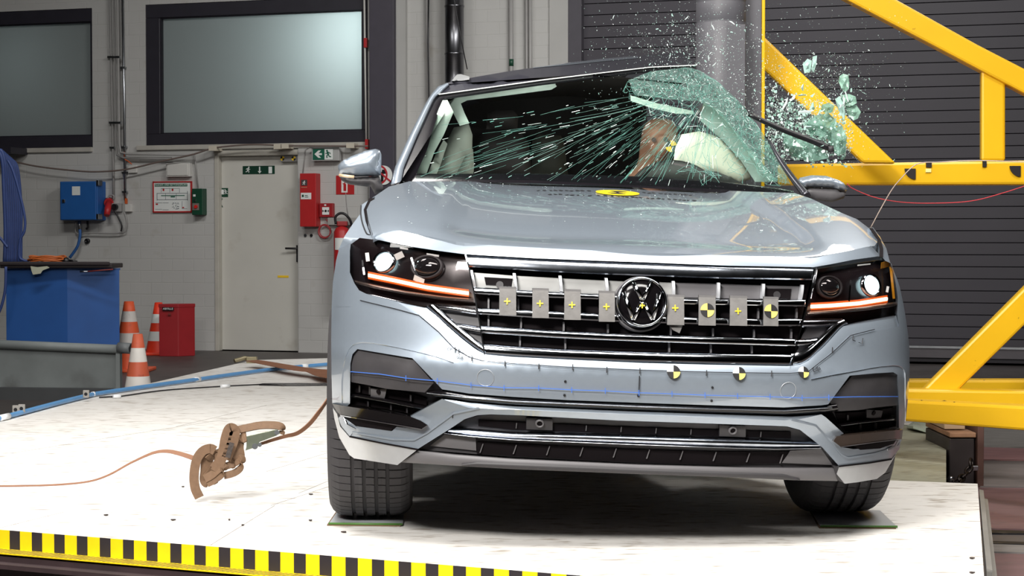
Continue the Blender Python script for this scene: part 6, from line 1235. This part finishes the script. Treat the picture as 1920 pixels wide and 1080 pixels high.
# bonnet target and pen dashes
tg_ = target(1158, 361.5, 41, .004, hood, (1, 0, 1, 0)) if False else None
p = hit(1158, 361, gH(.003)); e = .01; nH = (V((p.x + e, p.y, H(p.x + e, p.y))) - V((p.x - e, p.y, H(p.x - e, p.y)))).cross(V((p.x, p.y + e, H(p.x, p.y + e))) - V((p.x, p.y - e, H(p.x, p.y - e)))).normalized(); Rm_ = CM.to_3x3()
mb = MB(); w_ = CM @ p; r_ = 41 * w_.y / FPX
mb.disc(w_, Rm_ @ nH, r_, 40, .001, 0)
for k in (0, 2): mb.disc(w_ + (Rm_ @ nH) * .0006, Rm_ @ nH, r_ * .62, 10, .001, 1, k * math.pi / 2, (k + 1) * math.pi / 2, V((.8, .6, 0)))
mb.build('target_marker', [pm('hood_target_yellow', (244, 206, 24), .45), M_MBLK], hood)
rg = random.Random(21)
for (ua, ub, va, vb) in ((1008, 1112, 357, 358), (1030, 1110, 364, 366.5), (1206, 1300, 361, 366), (1120, 1300, 366, 376)):
    u = ua; dsh = MB()
    while u < ub:
        v = va + (vb - va) * (u - ua) / (ub - ua); w = rg.uniform(1.5, 5); a = CM @ hit(u, v, gH(.002)); b = CM @ hit(u + w, v + rg.uniform(-1, 1), gH(.002)); dsh.ribbon([a, b], .012, .001, V((0, 1, .2))); u += rg.uniform(7, 13)
    dsh.build('pen_writing', M_PEN, hood)
# ---- windscreen glass with its cracks
GL = [(780, 335), (783, 320), (800, 283), (825, 200), (829, 187), (840, 182), (1000, 158), (1220, 131), (1290, 126), (1312, 132), (1345, 152), (1392, 196), (1430, 250), (1460, 300), (1480, 340), (1486, 360), (1400, 357), (1200, 348), (1000, 338)]
glass = patch('windscreen', clear('windscreen_glass', (236, 245, 241), .03, .02), GL, surf='W', off=.002, th=.004, res=.06)
CRUSH = [(1178, 150), (1220, 134), (1290, 126), (1312, 132), (1345, 152), (1392, 196), (1430, 250), (1460, 300), (1482, 345), (1440, 338), (1405, 290), (1372, 240), (1340, 205), (1310, 190), (1250, 186), (1190, 178)]
patch('crushed_glass', clear('crushed_glass_film', (212, 232, 224), .03, .2, .15, (186, 222, 212)), CRUSH, surf='W', off=.006, th=.002, res=.05, parent=glass)
M_CRK = pm('crack_glint_white', (226, 244, 238), .25, var=.1, spec=.8); M_CRKG = pm('crack_green', (100, 154, 142), .35, var=.2)
rg = random.Random(77); ck = MB(); IMP = (1338, 150)
def gpt(u, v, off=.008): return CM @ hit(u, v, gW(off), 5.5, 9.5, .15)
for i in range(720):
    th = R(rg.choice([rg.uniform(9, 40), rg.uniform(14, 62), rg.uniform(35, 92)])); r0 = rg.uniform(95, 560) * (1 if th < R(45) else .55); ln = rg.choice([rg.uniform(2, 8), rg.uniform(2, 14), rg.uniform(6, 26), rg.uniform(50, 190), rg.uniform(50, 150)])
    bend = rg.uniform(-.12, .12) * ln / r0; q = []
    for k in range(4):
        r = r0 + ln * k / 3; t = th + bend * k / 3; q.append((IMP[0] - r * math.cos(t), IMP[1] + r * math.sin(t)))
    if not all(inpoly(x, y, GL) for x, y in q): continue
    P = [gpt(*x) for x in q]; thick = rg.choice([.0004, .0005, .0007]) if ln > 46 else rg.choice([.0006, .0009, .0012, .002])
    ck.ribbon(P, thick, .001, V((0, .6, 1)), (0 if rg.random() < .5 else 1) if ln < 46 else 1)  # short white dashes are glints painted among the crack lines
tag(ck.build('radial_cracks_glints', [M_CRK, M_CRKG], glass), 'crack lines and painted white glints radiating from the crushed corner', kind='stuff')
# crazed web in the crushed corner and light crazing beyond it
pts2 = []; WEB = [(1160, 170), (1178, 148), (1290, 126), (1345, 152), (1392, 196), (1430, 250), (1462, 300), (1484, 350), (1440, 350), (1380, 300), (1300, 250), (1210, 215)]
for _ in range(4300):
    u, v = rg.uniform(1160, 1486), rg.uniform(126, 352)
    if inpoly(u, v, CRUSH) or (inpoly(u, v, WEB) and rg.random() < .22): pts2.append((u, v))
vs2, ed, tr, *_ = delaunay_2d_cdt([V(p) for p in pts2], [], [], 0, 1e-6)
wb = MB(); G3 = [gpt(p.x, p.y, .010) + V((0, rg.uniform(-.006, .006), 0)) for p in vs2]; es_ = set()
for f in tr:
    for a, b in ((f[0], f[1]), (f[1], f[2]), (f[2], f[0])): es_.add((min(a, b), max(a, b)))
for a, b in es_:
    L = (vs2[a] - vs2[b]).length
    if L > 22 or rg.random() < .3: continue
    if not inpoly((vs2[a].x + vs2[b].x) / 2, (vs2[a].y + vs2[b].y) / 2, GL): continue
    wb.ribbon([G3[a], G3[b]], rg.choice([.0005, .0007, .001]), .001, V((0, .6, 1)) if abs(vs2[a].x - vs2[b].x) > abs(vs2[a].y - vs2[b].y) else V((1, 0, 0)), 0 if rg.random() < .14 else 1)
tag(wb.build('crazed_web', [M_CRK, M_CRKG], glass), 'dense pale green web of cracks', kind='stuff')
cc = MB()
for _ in range(46):      # curling cracks over the airbag
    u, v = rg.uniform(1262, 1420), rg.uniform(255, 350); a = rg.uniform(0, 6.28); q = [(u, v)]
    for k in range(5): a += rg.uniform(-.5, .5); q.append((q[-1][0] + 7 * math.cos(a), q[-1][1] + 5 * math.sin(a)))
    if all(inpoly(x, y, GL) for x, y in q): cc.ribbon([gpt(*x) for x in q], .0011, .001, V((0, .6, 1)), 1)
tag(cc.build('curling_cracks', [M_CRK, M_CRKG], glass), kind='stuff')
# ---- dummy in the driver seat: one continuous body grown over a skeleton
def dummy():
    hd = cpt(1238, 270, 2.22); B = lambda x, y, z: hd + V((x, y, z))
    J = [(B(-.20, .22, -.62), .13), (B(-.18, .20, -.45), .13), (B(-.12, .16, -.29), .125), (B(-.06, .12, -.17), .06), (B(-.02, .06, -.08), .058), (B(0, .02, -.02), .084), (B(-.002, .01, .05), .088), (B(-.004, .015, .115), .06), (B(.015, -.088, .0), .014),
         (B(-.31, .18, -.27), .058), (B(-.40, .10, -.47), .046), (B(-.30, -.14, -.50), .036), (B(-.08, .15, -.29), .05), (B(-.10, .0, -.46), .042), (B(-.14, -.18, -.46), .036)]
    E = [(0, 1), (1, 2), (2, 3), (3, 4), (4, 5), (5, 6), (6, 7), (5, 8), (2, 9), (9, 10), (10, 11), (2, 12), (12, 13), (13, 14)]
    me = bpy.data.meshes.new('crash_test_dummy'); W_ = [CM @ p for p, r in J]; org = W_[0]
    me.from_pydata([p - org for p in W_], E, []); o = bpy.data.objects.new('crash_test_dummy', me); COL.objects.link(o); o.location = org; LOC[o] = org; me.materials.append(pm('dummy_skin', (150, 108, 88), .6, var=.06))
    md = o.modifiers.new('skin', 'SKIN'); md.use_smooth_shade = True
    for i, (p, r) in enumerate(J): me.skin_vertices[0].data[i].radius = (r, r * (1.12 if 4 < i < 8 else 1.)); 
    me.skin_vertices[0].data[0].use_root = True
    o.modifiers.new('sub', 'SUBSURF').render_levels = 2; o.modifiers['sub'].levels = 2
    tag(o, 'tan crash test dummy slumped beside the white airbag behind the cracked windscreen', 'crash test dummy')
    p = cw(1258.5, 274, 2.10); nn = (CAM - p).normalized(); mb = MB(); quad_marker(mb, p, nn, V((1, 0, .2)), .024); mb.build('target_marker', [M_YEL, M_MBLK], o)
    for u, v in ((1226, 262), (1248, 261)): MB().disc(cw(u, v, 2.125), nn, .010, 12, .008).build('eye_socket', pm('dummy_eye', (60, 40, 34), .6), o)
    mb = MB(); mb.tube([cw(1228, 293, 2.13), cw(1238, 295, 2.12), cw(1248, 293, 2.13)], .004, 6); mb.build('mouth_line', pm('dummy_mouth', (92, 54, 46), .6), o)
    return o
dummy()
# ------------------------------------------------------------------ flying glass
rg = random.Random(1234)
M_SH = pm('shard_green', (178, 212, 202), .12, var=.12, spec=.9, coat=.6); M_SHW = pm('shard_bright', (226, 242, 238), .12, var=.05, coat=.6); M_SHT = clear('shard_clear', (190, 222, 208), .12, .05, .34, (176, 212, 200))
def shard_mesh(i, mat):
    r = random.Random(100 + i); n = r.randint(4, 6); el = r.choice([1., 1., 1.4, 2.6])
    P = [(math.cos(a) * el * r.uniform(.7, 1.1), math.sin(a) * r.uniform(.6, 1.1)) for a in sorted(r.uniform(0, 2 * math.pi) for _ in range(n))]
    vs = [(x, -.22, z) for x, z in P] + [(x * .94, .22, z * .94) for x, z in P]
    fs = [tuple(range(n)), tuple(range(2 * n - 1, n - 1, -1))] + [(k, n + k, n + (k + 1) % n, (k + 1) % n) for k in range(n)]
    me = bpy.data.meshes.new('glass_shard'); me.from_pydata([V(p) for p in vs], [], fs); me.materials.append(mat); return me
SM = [shard_mesh(i, (M_SH, M_SHW, M_SH)[i % 3]) for i in range(12)]
def spray():
    """pixel and depth of one flying fragment"""
    k = rg.random()
    if k < .42:      # plume right of the pole
        t = rg.random() ** .8; u = 1440 + 170 * t + rg.gauss(0, 26); v = 300 - 190 * rg.random() ** .8 + rg.gauss(0, 16)
    elif k < .72:    # burst above the roof
        u = rg.gauss(1290, 70); v = rg.gauss(98, 42)
    elif k < .86: u = rg.uniform(1090, 1700); v = rg.uniform(2, 250)
    else: u = rg.gauss(1425, 45); v = rg.gauss(190, 60)
    return u, v, rg.uniform(6.95, 7.45) if u < 1440 else rg.uniform(7.2, 8.0)
def place(me, u, v, Y, size, label, group=None, rot=None):
    p = on_y(u, v, Y); o = bpy.data.objects.new('glass_shard', me); COL.objects.link(o); o.location = p; o.scale = (size,) * 3
    o.rotation_euler = rot or (rg.uniform(-1, 1), rg.uniform(0, 6.28), rg.uniform(-1, 1)); return tag(o, label, 'glass shard', group)
n = 0
while n < 296:
    u, v, Y = spray()
    if not (0 < u < 1915 and 2 < v < 318): continue
    s = rg.choice([.0028, .0036, .0046, .006]) if n > 70 else rg.choice([.007, .009, .012])
    if n <= 70: u = 1450 + 150 * rg.random(); v = 150 + 145 * rg.random() + (u - 1450) * .12
    place(rg.choice(SM), u, v, Y, s, 'small pale green splinter of glass flying beside the grey pole', 'glass splinters flying around the pole'); n += 1
# fine crushed glass: far too many to count
dst = MB()
def crumb(p, s, mi=0):
    r = [V((rg.uniform(-1, 1), rg.uniform(-1, 1), rg.uniform(-1, 1))).normalized() * s * rg.uniform(.6, 1.3) for _ in range(4)]
    dst.add([p + q for q in r], [(0, 1, 2), (0, 2, 3), (0, 3, 1), (1, 3, 2)], mi)
for _ in range(5200):
    u, v, Y = spray(); crumb(on_y(u, v, Y), rg.choice([.0012, .0016, .0022, .003]), rg.randint(0, 1))
for _ in range(3200):
    u = 1440 + 155 * rg.random(); v = 195 + 110 * rg.random() - (u - 1440) * .1; crumb(on_y(u, v, rg.uniform(7.22, 7.9)), rg.choice([.0016, .0024, .004]), rg.randint(0, 1))
for _ in range(750):
    u = 1436 + 150 * rg.random() ** .9; v = 300 - 125 * rg.random() * (1 - (u - 1436) / 400) + rg.gauss(0, 8)
    p = on_y(u, v, rg.uniform(7.15, 7.95)); s = rg.choice([.003, .0045, .006, .008]); q = Matrix.Rotation(rg.uniform(0, 6.28), 3, 'Y') @ Matrix.Rotation(rg.uniform(-.9, .9), 3, 'X'); k = rg.randint(4, 6)
    dst.prism([p + q @ V((s * rg.uniform(.5, 1.2) * math.cos(6.28 * j / k), 0, s * rg.uniform(.5, 1.2) * math.sin(6.28 * j / k))) for j in range(k)], q @ V((0, .002, 0)), rg.choice((0, 0, 2)))
tag(dst.build('glass_dust', [M_SH, M_SHW, M_SHT]), 'cloud of fine crushed glass bursting around the grey pole', 'glass dust', kind='stuff')
hd_ = MB(); cnt = 0
while cnt < 420:
    u, v = rg.uniform(740, 1560), 340 + 90 * rg.random() ** 2
    p = hit(u, v, gH(.003), 5, 9, .2); w = CM @ p
    if abs(p.z - H(p.x, p.y)) > .02: cnt += 1; continue
    s = rg.choice([.0012, .0018, .0026]); r = [V((rg.uniform(-1, 1), rg.uniform(-1, 1), rg.uniform(0, 1))) * s for _ in range(4)]; hd_.add([w + q for q in r], [(0, 1, 2), (0, 2, 3), (0, 3, 1), (1, 3, 2)], rg.randint(0, 1)); cnt += 1
tag(hd_.build('glass_grit', [M_SH, M_SHW]), 'tiny glass crumbs strewn over the silver bonnet', 'glass crumbs', kind='stuff')
# the few large pieces of laminated side glass
def sheet(px, Y, label, mat=M_SHT, th=.004, curl=.05):
    P = [on_y(u, v, Y) for u, v in px]; cx = sum((p for p in P), V()) / len(P); vs = [cx + V((0, -.012, 0))]; n = len(P)
    for k in (.5, 1.): vs += [cx + (p - cx) * k + V((0, curl * k * k * math.sin(3 * i), 0)) for i, p in enumerate(P)]
    fs = [(0, 1 + i, 1 + (i + 1) % n) for i in range(n)] + [(1 + i, 1 + n + i, 1 + n + (i + 1) % n, 1 + (i + 1) % n) for i in range(n)]
    m = len(vs); vs += [v + V((0, th, 0)) for v in vs]; fs += [tuple(m + i for i in f[::-1]) for f in fs] + [(1 + n + i, m + 1 + n + i, m + 1 + n + (i + 1) % n, 1 + n + (i + 1) % n) for i in range(n)]
    return tag(MB().add(vs, fs).build('glass_sheet', mat), label, 'glass sheet')
M_SG = pm('laminate_green', (140, 178, 160), .3, var=.25, scale=90, coat=.3)
sheet([(1574, 143), (1581, 138), (1590, 141), (1593, 154), (1591, 167), (1585, 174), (1577, 166), (1573, 152)], 7.4, 'topmost curled piece of flying laminated glass before the shutter', M_SG, curl=.015)
sheet([(1576, 178), (1592, 176), (1604, 181), (1607, 193), (1598, 198), (1586, 198), (1580, 190)], 7.42, 'grey green glass piece just below the topmost curled one', M_SG, curl=.01)
sheet([(1584, 196), (1606, 197), (1614, 210), (1609, 222), (1600, 226), (1590, 215)], 7.44, 'lowest of three joined grey green glass pieces before the shutter', M_SG, curl=.01)
sheet([(1566, 186), (1574, 180), (1582, 196), (1586, 214), (1582, 226), (1574, 208)], 7.38, 'narrow strip of glass left of the joined glass pieces', M_SH, curl=.02)
sheet([(1541, 196), (1556, 193), (1564, 198), (1562, 210), (1548, 213), (1540, 206)], 7.3, 'round green glass piece in front of the yellow diagonal beam', curl=.01)
sheet([(1512, 232), (1530, 216), (1552, 212), (1566, 222), (1568, 246), (1560, 262), (1540, 258), (1522, 250)], 7.3, 'large crazed glass sheet above the end of the black strip')
sheet([(1560, 240), (1580, 236), (1587, 258), (1586, 286), (1572, 292), (1560, 280)], 7.28, 'upright crazed glass sheet beside the end of the black strip')
sheet([(1470, 244), (1500, 256), (1540, 276), (1556, 296), (1520, 304), (1486, 292), (1466, 270)], 7.35, 'wide crazed glass sheet below the black strip')
sheet([(1505, 120), (1514, 110), (1522, 114), (1520, 134), (1508, 138)], 7.5, 'pale glass chip above the yellow diagonal beam on the left', M_SH, curl=.01)
sheet([(1524, 106), (1532, 104), (1530, 122), (1526, 136), (1521, 132)], 7.5, 'slender pale glass chip above the yellow diagonal beam', M_SH, curl=.01)
